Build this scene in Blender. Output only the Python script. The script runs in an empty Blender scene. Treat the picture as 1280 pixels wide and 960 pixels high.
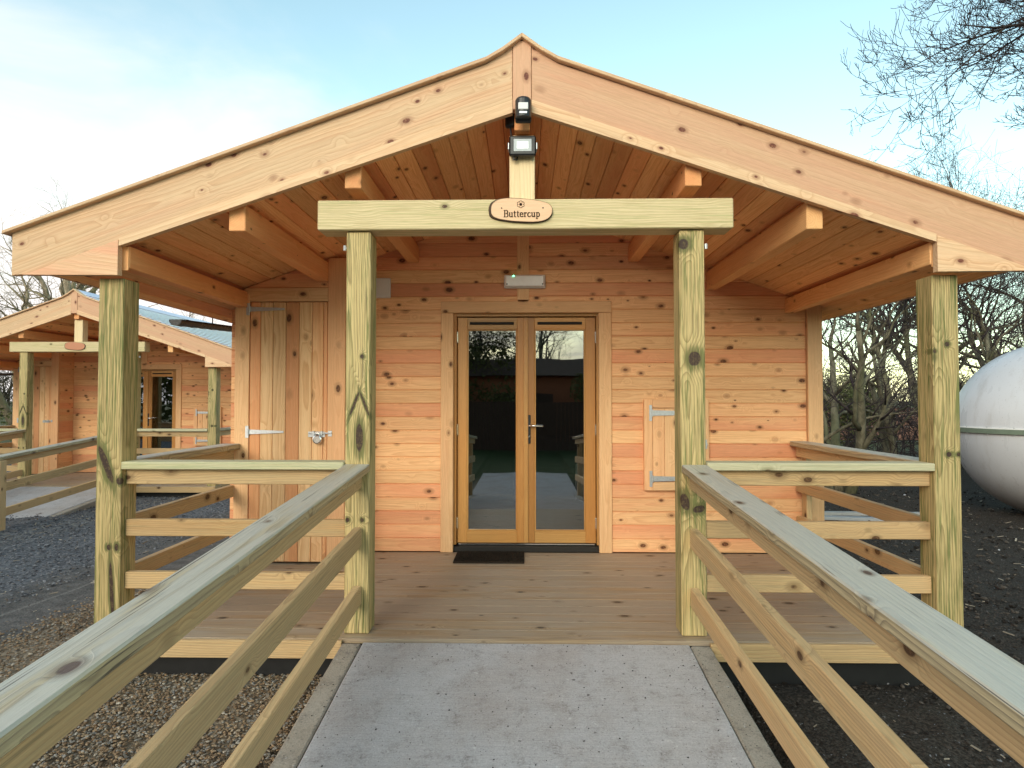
import bpy, math, random
from mathutils import Vector, Matrix, noise as mnoise

random.seed(7)
S = bpy.context.scene
COL = S.collection
R = math.radians

# ------------------------------------------------------------------ camera
EYE = 1.36
cd = bpy.data.cameras.new('camera')
cam = bpy.data.objects.new('camera', cd); COL.objects.link(cam)
cam.location = (0, 0, EYE)
cam.rotation_euler = (R(90) + math.atan(20/780.0), 0, R(1.175))
cd.sensor_width = 36; cd.lens = 36*780/1280.0
cd.clip_start = 0.05; cd.clip_end = 2000
S.camera = cam

# ------------------------------------------------------------------ world and sun
SUN_EL, SUN_AZ = 20.0, 202.0      # azimuth: clockwise from +Y; light comes from behind the camera, a little left
w = bpy.data.worlds.new('World'); S.world = w; w.use_nodes = True
nt = w.node_tree; nt.nodes.clear()
def wn(t, **k):
    n = nt.nodes.new(t)
    for a, b in k.items(): setattr(n, a, b)
    return n
out = wn('ShaderNodeOutputWorld'); bg = wn('ShaderNodeBackground')
sky = wn('ShaderNodeTexSky', sky_type='NISHITA', sun_disc=False)
sky.sun_elevation = R(SUN_EL); sky.sun_rotation = R(SUN_AZ)
sky.altitude = 20; sky.air_density = 1.0; sky.dust_density = 0.8; sky.ozone_density = 0.6
tc = wn('ShaderNodeTexCoord')
sep = wn('ShaderNodeSeparateXYZ'); nt.links.new(tc.outputs['Generated'], sep.inputs[0])
def wm(op, a, b=None, c=None):
    n = wn('ShaderNodeMath', operation=op)
    for i, v in enumerate((a, b, c)):
        if v is None: continue
        if isinstance(v, (int, float)): n.inputs[i].default_value = v
        else: nt.links.new(v, n.inputs[i])
    return n.outputs[0]
zc = wm('MAXIMUM', wm('ADD', sep.outputs[2], 0.12), 0.05)
cx = wm('DIVIDE', sep.outputs[0], zc); cy = wm('DIVIDE', sep.outputs[1], zc)
cmb = wn('ShaderNodeCombineXYZ'); nt.links.new(cx, cmb.inputs[0]); nt.links.new(cy, cmb.inputs[1])
nz = wn('ShaderNodeTexNoise'); nz.inputs['Scale'].default_value = 1.5; nz.inputs['Detail'].default_value = 7
nz.inputs['Roughness'].default_value = 0.55; nz.inputs['Distortion'].default_value = 0.3
nt.links.new(cmb.outputs[0], nz.inputs['Vector'])
# thin bright cloud towards the left-hand horizon, clear blue to the right and overhead
left = wm('MULTIPLY_ADD', sep.outputs[0], -0.50, 0.0)
low = wm('MULTIPLY_ADD', sep.outputs[2], -1.15, 0.50)
cov = wm('ADD', wm('ADD', left, low), wm('MULTIPLY', wm('SUBTRACT', nz.outputs[0], 0.5), 0.85))
mr = wn('ShaderNodeMapRange', interpolation_type='SMOOTHSTEP')
mr.inputs['From Min'].default_value = 0.02; mr.inputs['From Max'].default_value = 0.62
nt.links.new(cov, mr.inputs['Value'])
mx = wn('ShaderNodeMix', data_type='RGBA')
nt.links.new(mr.outputs[0], mx.inputs['Factor'])
tint = wn('ShaderNodeMix', data_type='RGBA', blend_type='MULTIPLY'); tint.inputs['Factor'].default_value = 1
nt.links.new(sky.outputs[0], tint.inputs['A']); tint.inputs['B'].default_value = (2.05, 2.12, 1.62, 1)
nt.links.new(tint.outputs['Result'], mx.inputs['A']); mx.inputs['B'].default_value = (6.1, 5.85, 5.65, 1)
nt.links.new(mx.outputs['Result'], bg.inputs['Color'])
bg.inputs['Strength'].default_value = 0.12
nt.links.new(bg.outputs[0], out.inputs[0])

sd = bpy.data.lights.new('sun', 'SUN'); sun = bpy.data.objects.new('sun', sd); COL.objects.link(sun)
sd.energy = 1.15; sd.angle = R(32); sd.color = (1.0, 0.93, 0.82)
a, e = R(SUN_AZ), R(SUN_EL)
tosun = Vector((math.sin(a)*math.cos(e), math.cos(a)*math.cos(e), math.sin(e)))
sun.rotation_euler = (-tosun).to_track_quat('-Z', 'Y').to_euler()
sun.location = tosun*60

vs = S.view_settings
vs.view_transform = 'Standard'; vs.look = 'None'; vs.gamma = 1.0; vs.use_curve_mapping = False
vs.exposure = 0.76
S.cycles.max_bounces = 10; S.cycles.diffuse_bounces = 8; S.cycles.glossy_bounces = 4
S.cycles.transparent_max_bounces = 8

# ------------------------------------------------------------------ materials
class G:
    """small helper for building node trees"""
    def __init__(s, name):
        s.m = bpy.data.materials.new(name); s.m.use_nodes = True
        s.t = s.m.node_tree; s.t.nodes.clear()
        s.o = s.t.nodes.new('ShaderNodeOutputMaterial')
        s.b = s.t.nodes.new('ShaderNodeBsdfPrincipled')
        s.t.links.new(s.b.outputs[0], s.o.inputs[0])
    def n(s, t, ins=None, **k):
        n = s.t.nodes.new(t)
        for a_, b_ in k.items(): setattr(n, a_, b_)
        for a_, b_ in (ins or {}).items(): s.put(n.inputs[a_], b_)
        return n
    def put(s, sock, v):
        if hasattr(v, 'node'): s.t.links.new(v, sock)
        else:
            if isinstance(v, tuple) and len(v) == 3 and sock.type == 'RGBA': v = v + (1,)
            sock.default_value = v
    def math(s, op, a_, b_=0.0, c_=0.0):
        n = s.n('ShaderNodeMath', operation=op)
        s.put(n.inputs[0], a_); s.put(n.inputs[1], b_); s.put(n.inputs[2], c_)
        return n.outputs[0]
    def vmul(s, v, k):
        n = s.n('ShaderNodeVectorMath', operation='MULTIPLY'); s.put(n.inputs[0], v); s.put(n.inputs[1], k); return n.outputs[0]
    def vadd(s, v, k):
        n = s.n('ShaderNodeVectorMath', operation='ADD'); s.put(n.inputs[0], v); s.put(n.inputs[1], k); return n.outputs[0]
    def step(s, v, a_, b_):       # smooth 0 at a, 1 at b
        n = s.n('ShaderNodeMapRange', interpolation_type='SMOOTHSTEP')
        s.put(n.inputs['Value'], v); s.put(n.inputs['From Min'], a_); s.put(n.inputs['From Max'], b_)
        return n.outputs[0]
    def mix(s, f, a_, b_, mode='MIX'):
        n = s.n('ShaderNodeMix', data_type='RGBA', blend_type=mode)
        s.put(n.inputs['Factor'], f); s.put(n.inputs['A'], a_); s.put(n.inputs['B'], b_)
        return n.outputs['Result']
    def noise(s, vec, scale=1.0, detail=2.0, rough=0.5, dist=0.0):
        n = s.n('ShaderNodeTexNoise', {'Vector': vec, 'Scale': scale, 'Detail': detail, 'Roughness': rough, 'Distortion': dist})
        return n.outputs[0]
    def bump(s, h, strength=0.3, dist=0.01):
        n = s.n('ShaderNodeBump', {'Height': h, 'Strength': strength, 'Distance': dist})
        s.put(s.b.inputs['Normal'], n.outputs[0])
    def fin(s, col, rough=0.7, spec=0.3, metal=0.0):
        s.put(s.b.inputs['Base Color'], col); s.put(s.b.inputs['Roughness'], rough)
        s.put(s.b.inputs['Specular IOR Level'], spec); s.put(s.b.inputs['Metallic'], metal)
        return s.m
    def pos(s): return s.n('ShaderNodeTexCoord').outputs['Object']
    def geo(s): return s.n('ShaderNodeNewGeometry').outputs['Position']

def wood(name, light, dark, red, knot, ring=190., contrast=.55, kscale=7.5, kthr=.11, red_amt=1.0, tone=.22,
         weather=None, wamt=0.0, green=None, gamt=0.0, rough=.62, spec=.3, bump=.25, halo=.55, cracks=0.0, spots=None, topw=False, fine=.30):
    g = G(name)
    wc = g.n('ShaderNodeAttribute', attribute_name='wc').outputs['Vector']
    bcn = g.n('ShaderNodeAttribute', attribute_name='bc'); bc = bcn.outputs['Vector']
    sb = g.n('ShaderNodeSeparateXYZ', {0: bc}); r1, r2, r3 = sb.outputs
    off = g.vmul(bc, (37.1, 23.7, 51.3))
    sh = g.vadd(wc, off)
    # knots: bulbs of darker wood inside the board
    kv = g.vmul(sh, (kscale*.62, kscale, kscale))
    wob = g.noise(g.vmul(sh, (9, 26, 26)), 1, 2)
    vo = g.n('ShaderNodeTexVoronoi', {'Vector': kv, 'Scale': 1.0, 'Randomness': 1.0}, feature='F1')
    d = g.math('ADD', vo.outputs['Distance'], g.math('MULTIPLY', g.math('SUBTRACT', wob, .5), .05))
    vr = g.n('ShaderNodeSeparateXYZ', {0: vo.outputs['Color']}).outputs[0]
    kr = g.math('MULTIPLY', g.math('MULTIPLY_ADD', vr, 1.25, .25), kthr)
    kmask = g.step(d, kr, g.math('MULTIPLY', kr, .72))
    khalo = g.step(d, g.math('MULTIPLY', kr, 2.0), g.math('MULTIPLY', kr, .9))
    bend = g.step(d, .42, .02)
    if spots:
        op = g.pos(); acc = None; hal = None; bd = None
        for sx_, sy_, sz_, rx_, ry_, rz_, k_ in spots:
            q_ = g.vadd(op, (-sx_, -sy_, -sz_)); ss = g.n('ShaderNodeSeparateXYZ', {0: q_})
            px = g.math('MULTIPLY_ADD', ss.outputs[2], k_, ss.outputs[0])
            cc = g.n('ShaderNodeCombineXYZ', {0: g.math('DIVIDE', px, rx_), 1: g.math('DIVIDE', ss.outputs[1], ry_), 2: g.math('DIVIDE', ss.outputs[2], rz_)})
            ln_ = g.n('ShaderNodeVectorMath', {0: cc.outputs[0]}, operation='LENGTH').outputs['Value']
            ln_ = g.math('ADD', ln_, g.math('MULTIPLY', g.math('SUBTRACT', wob, .5), .5))
            a1 = g.step(ln_, 1.08, .86); a2 = g.step(ln_, 2.3, 1.0); a3 = g.step(ln_, 4.0, .6)
            acc = a1 if acc is None else g.math('MAXIMUM', acc, a1)
            hal = a2 if hal is None else g.math('MAXIMUM', hal, a2)
            bd = a3 if bd is None else g.math('MAXIMUM', bd, a3)
        kmask = g.math('MAXIMUM', kmask, acc); khalo = g.math('MAXIMUM', khalo, g.math('MULTIPLY', hal, .8)); bend = g.math('MAXIMUM', bend, bd)
    # growth rings
    sw = g.n('ShaderNodeSeparateXYZ', {0: wc})
    rad = g.math('SQRT', g.math('ADD', g.math('MULTIPLY', sw.outputs[1], sw.outputs[1]), g.math('MULTIPLY', sw.outputs[2], sw.outputs[2])))
    n1 = g.noise(g.vmul(sh, (1.1, 5, 5)), 1, 2)
    n2 = g.noise(g.vmul(sh, (5, 34, 34)), 1, 2)
    ph = g.math('ADD', rad, g.math('MULTIPLY', n1, .075))
    ph = g.math('ADD', ph, g.math('MULTIPLY', n2, .004))
    ph = g.math('ADD', ph, g.math('MULTIPLY', bend, .034))
    fr = g.math('FRACT', g.math('MULTIPLY', ph, ring))
    wave = g.math('MULTIPLY', g.math('POWER', fr, 2.2), g.step(fr, 1.0, .9))
    streak = g.noise(g.vmul(sh, (1.3, 42, 42)), 1, 3, .6)
    broad = g.noise(g.vmul(sh, (.8, 9, 9)), 1, 2)
    fibre = g.noise(g.vmul(sh, (14, 300, 300)), 1, 3, .7)
    line = g.noise(g.vmul(sh, (3.0, 150, 150)), 1, 2, .6)
    c = g.mix(g.math('MULTIPLY', wave, contrast), light, dark)
    ra = g.math('MULTIPLY', g.step(g.math('ADD', r1, g.math('MULTIPLY', g.math('SUBTRACT', broad, .5), .9)), .42, 1.0), red_amt)
    c = g.mix(ra, c, g.mix(.75, c, red))
    c = g.mix(g.step(streak, .5, .78), c, g.mix(.35, c, dark))
    c = g.mix(g.math('MULTIPLY', g.step(line, .50, .66), fine), c, g.mix(.8, c, dark))
    if green:
        gm = g.math('MULTIPLY', g.step(g.math('ADD', g.noise(g.vmul(sh, (3.0, 95, 95)), 1, 3, .7), g.math('ADD', g.math('MULTIPLY', broad, .5), g.math('MULTIPLY', khalo, .25))), .72, .92), gamt)
        c = g.mix(gm, c, green)
    if weather:
        wmk = g.math('MULTIPLY', g.step(g.math('ADD', g.noise(g.vmul(sh, (1.5, 18, 18)), 1, 3), g.math('MULTIPLY', r2, .25)), .32, .66), wamt)
        if topw:
            up_ = g.n('ShaderNodeSeparateXYZ', {0: g.n('ShaderNodeNewGeometry').outputs['Normal']}).outputs[2]
            wmk = g.math('MULTIPLY', wmk, g.math('MULTIPLY_ADD', g.step(up_, .3, .8), .88, .12))
        c = g.mix(wmk, c, g.mix(.75, c, weather))
    c = g.mix(g.math('MULTIPLY', khalo, halo), c, g.mix(.5, dark, knot))
    kin = g.noise(g.vmul(sh, (60, 60, 60)), 1, 3, .7)
    kcol = g.mix(g.step(kin, .45, .7), knot, g.mix(.45, knot, dark))
    c = g.mix(g.math('MULTIPLY', kmask, .94), c, kcol)
    if cracks:
        ck = g.noise(g.vmul(sh, (2.6, 130, 130)), 1, 1, .4)
        c = g.mix(g.math('MULTIPLY', g.step(ck, .68, .74), cracks), c, (.06, .045, .03))
    val = g.math('ADD', g.math('MULTIPLY_ADD', r3, tone, 1 - tone*.55), g.math('MULTIPLY', g.math('SUBTRACT', fibre, .5), .38))
    hsv = g.n('ShaderNodeHueSaturation', {'Color': c, 'Value': val, 'Saturation': 1.0})
    h = g.math('ADD', g.math('MULTIPLY', wave, .6), g.math('MULTIPLY', fibre, .7))
    h = g.math('ADD', h, g.math('MULTIPLY', kmask, -.5))
    g.bump(g.math('ADD', h, g.math('MULTIPLY', line, -.6)), bump, .003)
    return g.fin(hsv.outputs[0], rough, spec)

KN = (.085, .028, .012)
M = {}
OY = 3.57
SPOTS = [  # the large knots and bark scars that mark each porch post (x, y, z, radii, lean)
 (-.967, 3.64-OY, 1.14, .021, .05, .080, 0), (-1.000, 3.64-OY, 1.335, .008, .03, .070, -.38), (-.938, 3.64-OY, 1.335, .008, .03, .070, .38), (-.955, 3.64-OY, 1.615, .011, .03, .012, 0),
 (-1.035, 3.64-OY, .66, .011, .03, .013, 0), (-.950, 3.64-OY, .66, .011, .03, .013, 0),
 (.985, 3.64-OY, 1.60, .034, .05, .044, 0), (.925, 3.64-OY, 2.27, .030, .05, .032, 0), (.925, 3.64-OY, .77, .026, .05, .050, .2), (1.005, 3.64-OY, .73, .034, .05, .022, -.5),
 (-2.455, 3.62-OY, .98, .022, .05, .110, .38), (-2.375, 3.62-OY, .885, .018, .03, .022, 0), (-2.43, 3.62-OY, .50, .014, .03, .018, 0), (-2.385, 3.62-OY, .50, .012, .03, .02, 0), (-2.41, 3.62-OY, .25, .012, .03, .17, .06),
 (2.42, 3.62-OY, 1.68, .014, .03, .014, 0), (2.42, 3.62-OY, 1.05, .015, .03, .015, 0), (2.475, 3.62-OY, 1.05, .011, .03, .011, 0), (2.35, 3.62-OY, 1.64, .009, .05, .012, 0)]
M['wall'] = wood('pine_cladding', (.86, .52, .265), (.60, .26, .11), (.76, .29, .155), KN, ring=95, contrast=.55, kscale=9.2, kthr=.14, tone=.20, red_amt=1.0, halo=.6, fine=.5)
M['trim'] = wood('pine_trim', (.82, .51, .27), (.64, .33, .15), (.74, .34, .17), KN, ring=90, contrast=.65, kscale=8, kthr=.12, red_amt=.6, tone=.18)
M['fascia'] = wood('pine_bargeboard', (.76, .50, .30), (.56, .29, .15), (.70, .32, .20), (.13, .03, .02), ring=55, contrast=.85, kscale=9.2, kthr=.115, red_amt=1.1, tone=.18, fine=.55, weather=(.62, .50, .33), wamt=.35)
M['soffit'] = wood('pine_soffit', (.90, .53, .25), (.66, .29, .10), (.74, .28, .12), KN, ring=95, contrast=.6, kscale=9, kthr=.12, tone=.36, fine=.5)
M['beam'] = wood('pine_purlin', (.88, .51, .23), (.66, .28, .09), (.76, .30, .12), KN, ring=85, contrast=.55, kscale=8, kthr=.09, tone=.2)
M['post'] = wood('treated_post', (.60, .455, .215), (.21, .15, .055), (.54, .35, .16), (.045, .022, .020), ring=72, contrast=.85, kscale=3.2, kthr=.05,
                 red_amt=.35, tone=.10, green=(.10, .14, .035), gamt=.8, halo=.55, cracks=.6, bump=.7, spots=SPOTS, fine=.75)
M['header'] = wood('treated_header', (.70, .57, .34), (.42, .32, .15), (.58, .44, .22), (.07, .03, .02), ring=70, contrast=.7, kscale=4.5, kthr=.06,
                 red_amt=.2, tone=.08, green=(.36, .36, .15), gamt=.5, halo=.5, bump=.4, fine=.6)
M['doorboard'] = wood('cupboard_boards', (.84, .54, .29), (.60, .28, .11), (.70, .28, .12), KN, ring=70, contrast=.75, kscale=7.5, kthr=.15, red_amt=1.1, tone=.28)
M['kingpost'] = wood('pale_king_post', (.80, .62, .38), (.62, .43, .22), (.70, .48, .28), (.07, .03, .02), ring=70, contrast=.6, kscale=4.5, kthr=.06, tone=.08)
M['rail'] = wood('treated_rail', (.66, .43, .21), (.38, .215, .09), (.58, .32, .13), (.07, .028, .012), ring=78, contrast=.85, kscale=7.2, kthr=.12,
                 red_amt=.6, tone=.22, green=(.38, .34, .18), gamt=.25, cracks=.35, bump=.4, fine=.4, weather=(.42, .34, .22), wamt=.35)
M['cap'] = wood('weathered_cap', (.52, .41, .23), (.15, .105, .055), (.46, .32, .16), (.085, .045, .035), ring=66, contrast=1.0, kscale=8, kthr=.12,
                 red_amt=.45, tone=.10, weather=(.53, .52, .48), wamt=1.0, topw=True, halo=.6, cracks=.8, bump=.6, rough=.42, spec=.5, fine=.6)
M['deck'] = wood('deck_board', (.42, .30, .185), (.21, .14, .08), (.38, .24, .14), (.035, .024, .018), ring=70, contrast=.8, kscale=8.5, kthr=.115,
                 red_amt=.5, tone=.10, weather=(.37, .32, .27), wamt=.75, rough=.5, halo=.6, bump=.4, fine=.7, cracks=.3)
M['oak'] = wood('stained_door', (.57, .31, .10), (.40, .18, .05), (.52, .20, .04), (.2, .07, .02), ring=85, contrast=.5, kscale=5, kthr=.03,
                 red_amt=.8, tone=.45, rough=.35, spec=.5, bump=.1)
M['plank'] = wood('old_plank', (.42, .42, .44), (.28, .28, .29), (.4, .38, .36), (.1, .08, .07), ring=110, contrast=.5, tone=.2)

def plain(name, col, rough=.5, spec=.4, metal=0., var=.12, scale=9., bump=0.):
    g = G(name); p = g.pos()
    n = g.noise(p, scale, 4, .6)
    v = g.math('MULTIPLY_ADD', n, var*2, 1-var)
    c = g.n('ShaderNodeHueSaturation', {'Color': tuple(col)+(1,), 'Value': v}).outputs[0]
    if bump: g.bump(g.noise(p, scale*12, 3), bump, .004)
    rr = g.math('MULTIPLY_ADD', n, .2, rough-.1)
    return g.fin(c, rr, spec, metal)
M['galv'] = plain('galvanised_steel', (.55, .57, .60), .42, .5, .75, .3, 60)
M['chrome'] = plain('chrome', (.8, .8, .8), .2, .5, .95, .05)
M['black'] = plain('black_plastic', (.012, .012, .014), .35, .5)
M['gutter'] = plain('gutter_plastic', (.018, .018, .022), .28, .5)
M['rubber'] = plain('dark_seal', (.02, .017, .015), .7)
M['white'] = plain('white_plastic', (.72, .71, .69), .4, .5, 0, .05)
M['membrane'] = plain('black_membrane', (.012, .012, .013), .45, .5, 0, .3, 20, .3)
M['bark_plate'] = plain('bark_edge', (.10, .065, .045), .9, .2, 0, .5, 60, .6)
M['ink'] = plain('burnt_lettering', (.035, .018, .012), .8, .1)
M['mat'] = plain('coir_mat', (.035, .026, .02), .95, .1, 0, .6, 120, .8)
def tank_mat():
    g = G('white_fibreglass'); p = g.pos(); zz = g.n('ShaderNodeSeparateXYZ', {0: p}).outputs[2]
    drip = g.noise(g.vmul(p, (5, 5, .7)), 1, 5, .65); spk = g.noise(p, 45, 3, .7)
    c = g.mix(g.math('MULTIPLY', g.step(drip, .5, .72), .45), (.60, .60, .63), (.40, .37, .36))
    c = g.mix(g.math('MULTIPLY', g.step(spk, .64, .7), .5), c, (.22, .2, .18))
    c = g.mix(g.math('MULTIPLY', g.step(g.math('ADD', zz, g.math('MULTIPLY', drip, .5)), .95, .25), .55), c, (.22, .18, .15))
    g.bump(g.noise(p, 2.2, 2), .12, .05)
    return g.fin(c, g.math('MULTIPLY_ADD', drip, .3, .16), .6)
M['tank'] = tank_mat()
M['seam'] = plain('green_seam', (.16, .20, .15), .6, .3, 0, .25, 12)
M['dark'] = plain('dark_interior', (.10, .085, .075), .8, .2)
M['cushion'] = plain('grey_blue_fabric', (.10, .11, .16), .9, .1)
M['brick'] = plain('far_brick', (.32, .17, .13), .9, .1, 0, .2, 2)
M['shed'] = plain('dark_stained_boards', (.06, .035, .025), .8, .2, 0, .3, 3)
M['terracotta'] = plain('red_boards', (.25, .09, .045), .8, .2, 0, .3, 3)

def lens_mat():
    g = G('lamp_glass'); p = g.pos()
    return g.fin(g.mix(g.noise(p, 40, 3), (.36, .39, .41), (.55, .58, .60)), .12, .6)
M['lens'] = lens_mat()
def dif_mat():
    g = G('diffuser'); p = g.pos()
    return g.fin(g.mix(g.noise(p, 30, 3), (.78, .77, .78), (.90, .89, .90)), .22, .6)
M['diffuser'] = dif_mat()
def led_mat():
    g = G('green_led'); g.put(g.b.inputs['Emission Color'], (.1, 1, .35, 1)); g.put(g.b.inputs['Emission Strength'], 6.0)
    return g.fin((.1, .8, .3), .3)
M['led'] = led_mat()

def glass_mat():
    g = G('door_glass')
    tr = g.n('ShaderNodeBsdfTransparent', {'Color': (.50, .52, .52, 1)})
    gl = g.n('ShaderNodeBsdfGlossy', {'Color': (.95, .97, 1.0, 1), 'Roughness': .012})
    wv = g.n('ShaderNodeBump', {'Height': g.noise(g.pos(), 1.6, 1), 'Strength': .05, 'Distance': .02})
    g.put(gl.inputs['Normal'], wv.outputs[0])
    fr = g.n('ShaderNodeFresnel', {'IOR': 1.5})
    f = g.math('MINIMUM', g.math('MULTIPLY_ADD', fr.outputs[0], 1.8, .14), 1.0)
    mxs = g.n('ShaderNodeMixShader', {0: f, 1: tr.outputs[0], 2: gl.outputs[0]})
    g.t.nodes.remove(g.b); g.t.links.new(mxs.outputs[0], g.o.inputs[0])
    return g.m
M['glass'] = glass_mat()

def concrete_mat(name, base, warm, brushed=True, dirt=.6):
    g = G(name); p = g.geo()
    a_ = g.noise(p, 2.3, 5, .6); b_ = g.noise(p, 11, 5, .7); f_ = g.noise(p, 130, 2, .6)
    br = g.noise(g.vmul(p, (6, 190, 190)), 1, 2, .7)
    c = g.mix(g.step(a_, .35, .7), base, warm)
    c = g.mix(g.math('MULTIPLY', g.math('MULTIPLY', g.step(b_, .46, .72), g.step(g.noise(p, 75, 3, .7), .35, .6)), dirt*.9), c, (.17, .14, .125))
    c = g.mix(g.math('MULTIPLY', g.step(g.noise(p, 85, 3, .7), .60, .68), dirt*.9), c, (.12, .10, .09))
    c = g.mix(g.math('MULTIPLY', g.step(g.noise(g.vadd(p, (7, 3, 1)), 26, 3, .6), .66, .72), .5), c, (.62, .61, .60))
    pw_ = g.vadd(p, g.vmul(g.n('ShaderNodeTexNoise', {'Vector': p, 'Scale': 60.0}).outputs['Color'], (.02, .02, .02)))
    vo = g.n('ShaderNodeTexVoronoi', {'Vector': pw_, 'Scale': 15.0})
    vs3 = g.n('ShaderNodeSeparateXYZ', {0: vo.outputs['Color']}); vr, vq = vs3.outputs[0], vs3.outputs[1]
    spots = g.math('MULTIPLY', g.step(vo.outputs['Distance'], g.math('MULTIPLY', vq, .17), g.math('MULTIPLY', vq, .08)), g.step(vr, .66, .7))
    c = g.mix(g.math('MULTIPLY', spots, .75), c, (.05, .04, .035))
    v = g.math('ADD', g.math('MULTIPLY_ADD', f_, .62, .46), g.math('MULTIPLY', br, .46 if brushed else 0.0))
    c = g.n('ShaderNodeHueSaturation', {'Color': c, 'Value': v}).outputs[0]
    h = g.math('ADD', g.math('MULTIPLY', br, .8 if brushed else .1), g.math('ADD', f_, g.math('MULTIPLY', b_, .6)))
    g.bump(h, .45, .004)
    return g.fin(c, .85, .25)
M['concrete'] = concrete_mat('ramp_concrete', (.455, .435, .445), (.41, .37, .36))
M['kerb'] = concrete_mat('kerb_concrete', (.40, .335, .27), (.47, .41, .345), False, .9)

def bark_mat(name, a_, b_, moss=(.10, .12, .05)):
    g = G(name); p = g.geo()
    n = g.noise(g.vmul(p, (9, 9, 3)), 1, 5, .7)
    c = g.mix(g.step(n, .35, .65), a_, b_)
    c = g.mix(g.math('MULTIPLY', g.step(g.noise(p, 1.1, 3), .5, .7), .6), c, moss)
    g.bump(g.noise(g.vmul(p, (30, 30, 8)), 1, 4), .6, .02)
    return g.fin(c, .9, .15)
M['bark'] = bark_mat('bark', (.085, .075, .05), (.20, .18, .125), (.13, .14, .07))
M['palebark'] = bark_mat('pale_bark', (.20, .155, .105), (.36, .29, .20), (.22, .22, .11))
M['twig'] = bark_mat('twig_bark', (.035, .027, .032), (.075, .058, .055), (.07, .06, .04))
M['leaf'] = bark_mat('hedge_leaf', (.07, .08, .03), (.16, .16, .06), (.19, .14, .07))

def ground_mat():
    g = G('ground_surface'); p = g.geo()
    s = g.n('ShaderNodeSeparateXYZ', {0: p}); x, y, z = s.outputs
    wob = g.math('MULTIPLY', g.math('SUBTRACT', g.noise(p, 2.2, 4), .5), .5)
    xx = g.math('ADD', x, wob)
    fine = g.noise(p, 70, 3, .7); mid = g.noise(p, 9, 5, .65); big = g.noise(p, 1.1, 4, .6)
    # rough bluish road planings
    vo = g.n('ShaderNodeTexVoronoi', {'Vector': p, 'Scale': 38.0})
    vr = g.n('ShaderNodeSeparateXYZ', {0: vo.outputs['Color']}).outputs[0]
    plan = g.mix(vr, (.06, .06, .068), (.19, .19, .205))
    plan = g.mix(g.math('MULTIPLY', g.step(mid, .52, .75), .6), plan, (.17, .155, .14))
    silt = g.mix(g.step(mid, .3, .7), (.095, .088, .085), (.165, .152, .145))
    soil = g.mix(g.step(fine, .35, .7), (.018, .014, .011), (.075, .06, .05))
    soil = g.mix(g.math('MULTIPLY', g.step(mid, .5, .7), .5), soil, (.05, .038, .030))
    soil = g.mix(g.math('MULTIPLY', g.step(g.noise(p, 42, 2), .69, .72), .8), soil, (.25, .25, .27))
    grv = g.mix(vr, (.12, .085, .055), (.30, .24, .175))
    field = g.mix(g.step(big, .35, .7), (.055, .070, .025), (.11, .095, .045))
    c = g.mix(g.step(xx, -4.35, -4.75), silt, plan)
    # long pale scrape line beside the silt
    ln = g.math('MULTIPLY', g.step(g.math('ABSOLUTE', g.math('ADD', x, g.math('MULTIPLY_ADD', g.noise(g.vmul(p, (.2, .8, 0)), 1, 1), .12, 4.02))), .022, .008), .55)
    c = g.mix(ln, c, (.26, .24, .22))
    gl = g.math('MULTIPLY', g.step(xx, -3.62, -3.50), g.step(xx, -.5, -.7))
    gl = g.math('MULTIPLY', gl, g.step(y, 6.4, 6.0))
    c = g.mix(gl, c, grv)
    c = g.mix(g.step(x, -.9, -.6), c, soil)
    far = g.step(g.math('ADD', y, g.math('MULTIPLY', mid, 3)), 20, 24)
    c = g.mix(far, c, field)
    nearb = g.step(y, -2.0, -4.0)
    c = g.mix(nearb, c, g.mix(mid, (.03, .05, .015), (.06, .08, .025)))
    # pale debris by the next ramp
    db = g.math('MULTIPLY', g.step(g.math('ABSOLUTE', g.math('ADD', x, 6.35)), .5, .15), g.step(g.noise(p, 14, 4, .7), .50, .62))
    db = g.math('MULTIPLY', db, g.step(y, 6.5, 8))
    c = g.mix(g.math('MULTIPLY', db, .7), c, (.36, .32, .27))
    g.bump(g.math('ADD', g.math('MULTIPLY', vo.outputs['Distance'], -.8), g.math('ADD', fine, mid)), .8, .012)
    return g.fin(c, .9, .2)
M['ground'] = ground_mat()

def stone_mat():
    g = G('pea_gravel'); 
    at = g.n('ShaderNodeAttribute', attribute_name='bc').outputs['Vector']
    s = g.n('ShaderNodeSeparateXYZ', {0: at}); r1, r2, r3 = s.outputs
    cr = g.n('ShaderNodeValToRGB', {'Fac': r1})
    el = cr.color_ramp.elements
    el[0].position = 0; el[0].color = (.11, .075, .045, 1)
    el[1].position = 1; el[1].color = (.38, .33, .27, 1)
    for q, cc in ((.3, (.24, .15, .085, 1)), (.6, (.30, .22, .14, 1)), (.8, (.20, .19, .18, 1))):
        e_ = el.new(q); e_.color = cc
    v = g.math('MULTIPLY_ADD', r2, .7, .6)
    c = g.n('ShaderNodeHueSaturation', {'Color': cr.outputs[0], 'Value': v}).outputs[0]
    return g.fin(c, .7, .3)
M['stone'] = stone_mat()
def clod_mat():
    g = G('soil_clods'); at = g.n('ShaderNodeAttribute', attribute_name='bc').outputs['Vector']
    s = g.n('ShaderNodeSeparateXYZ', {0: at}); r1, r2, r3 = s.outputs
    c = g.mix(g.step(r1, .2, .95), (.016, .012, .010), (.085, .07, .06))
    c = g.mix(g.step(r2, .985, .99), c, (.42, .42, .44))
    return g.fin(c, .85, .25)
M['clod'] = clod_mat()

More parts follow.
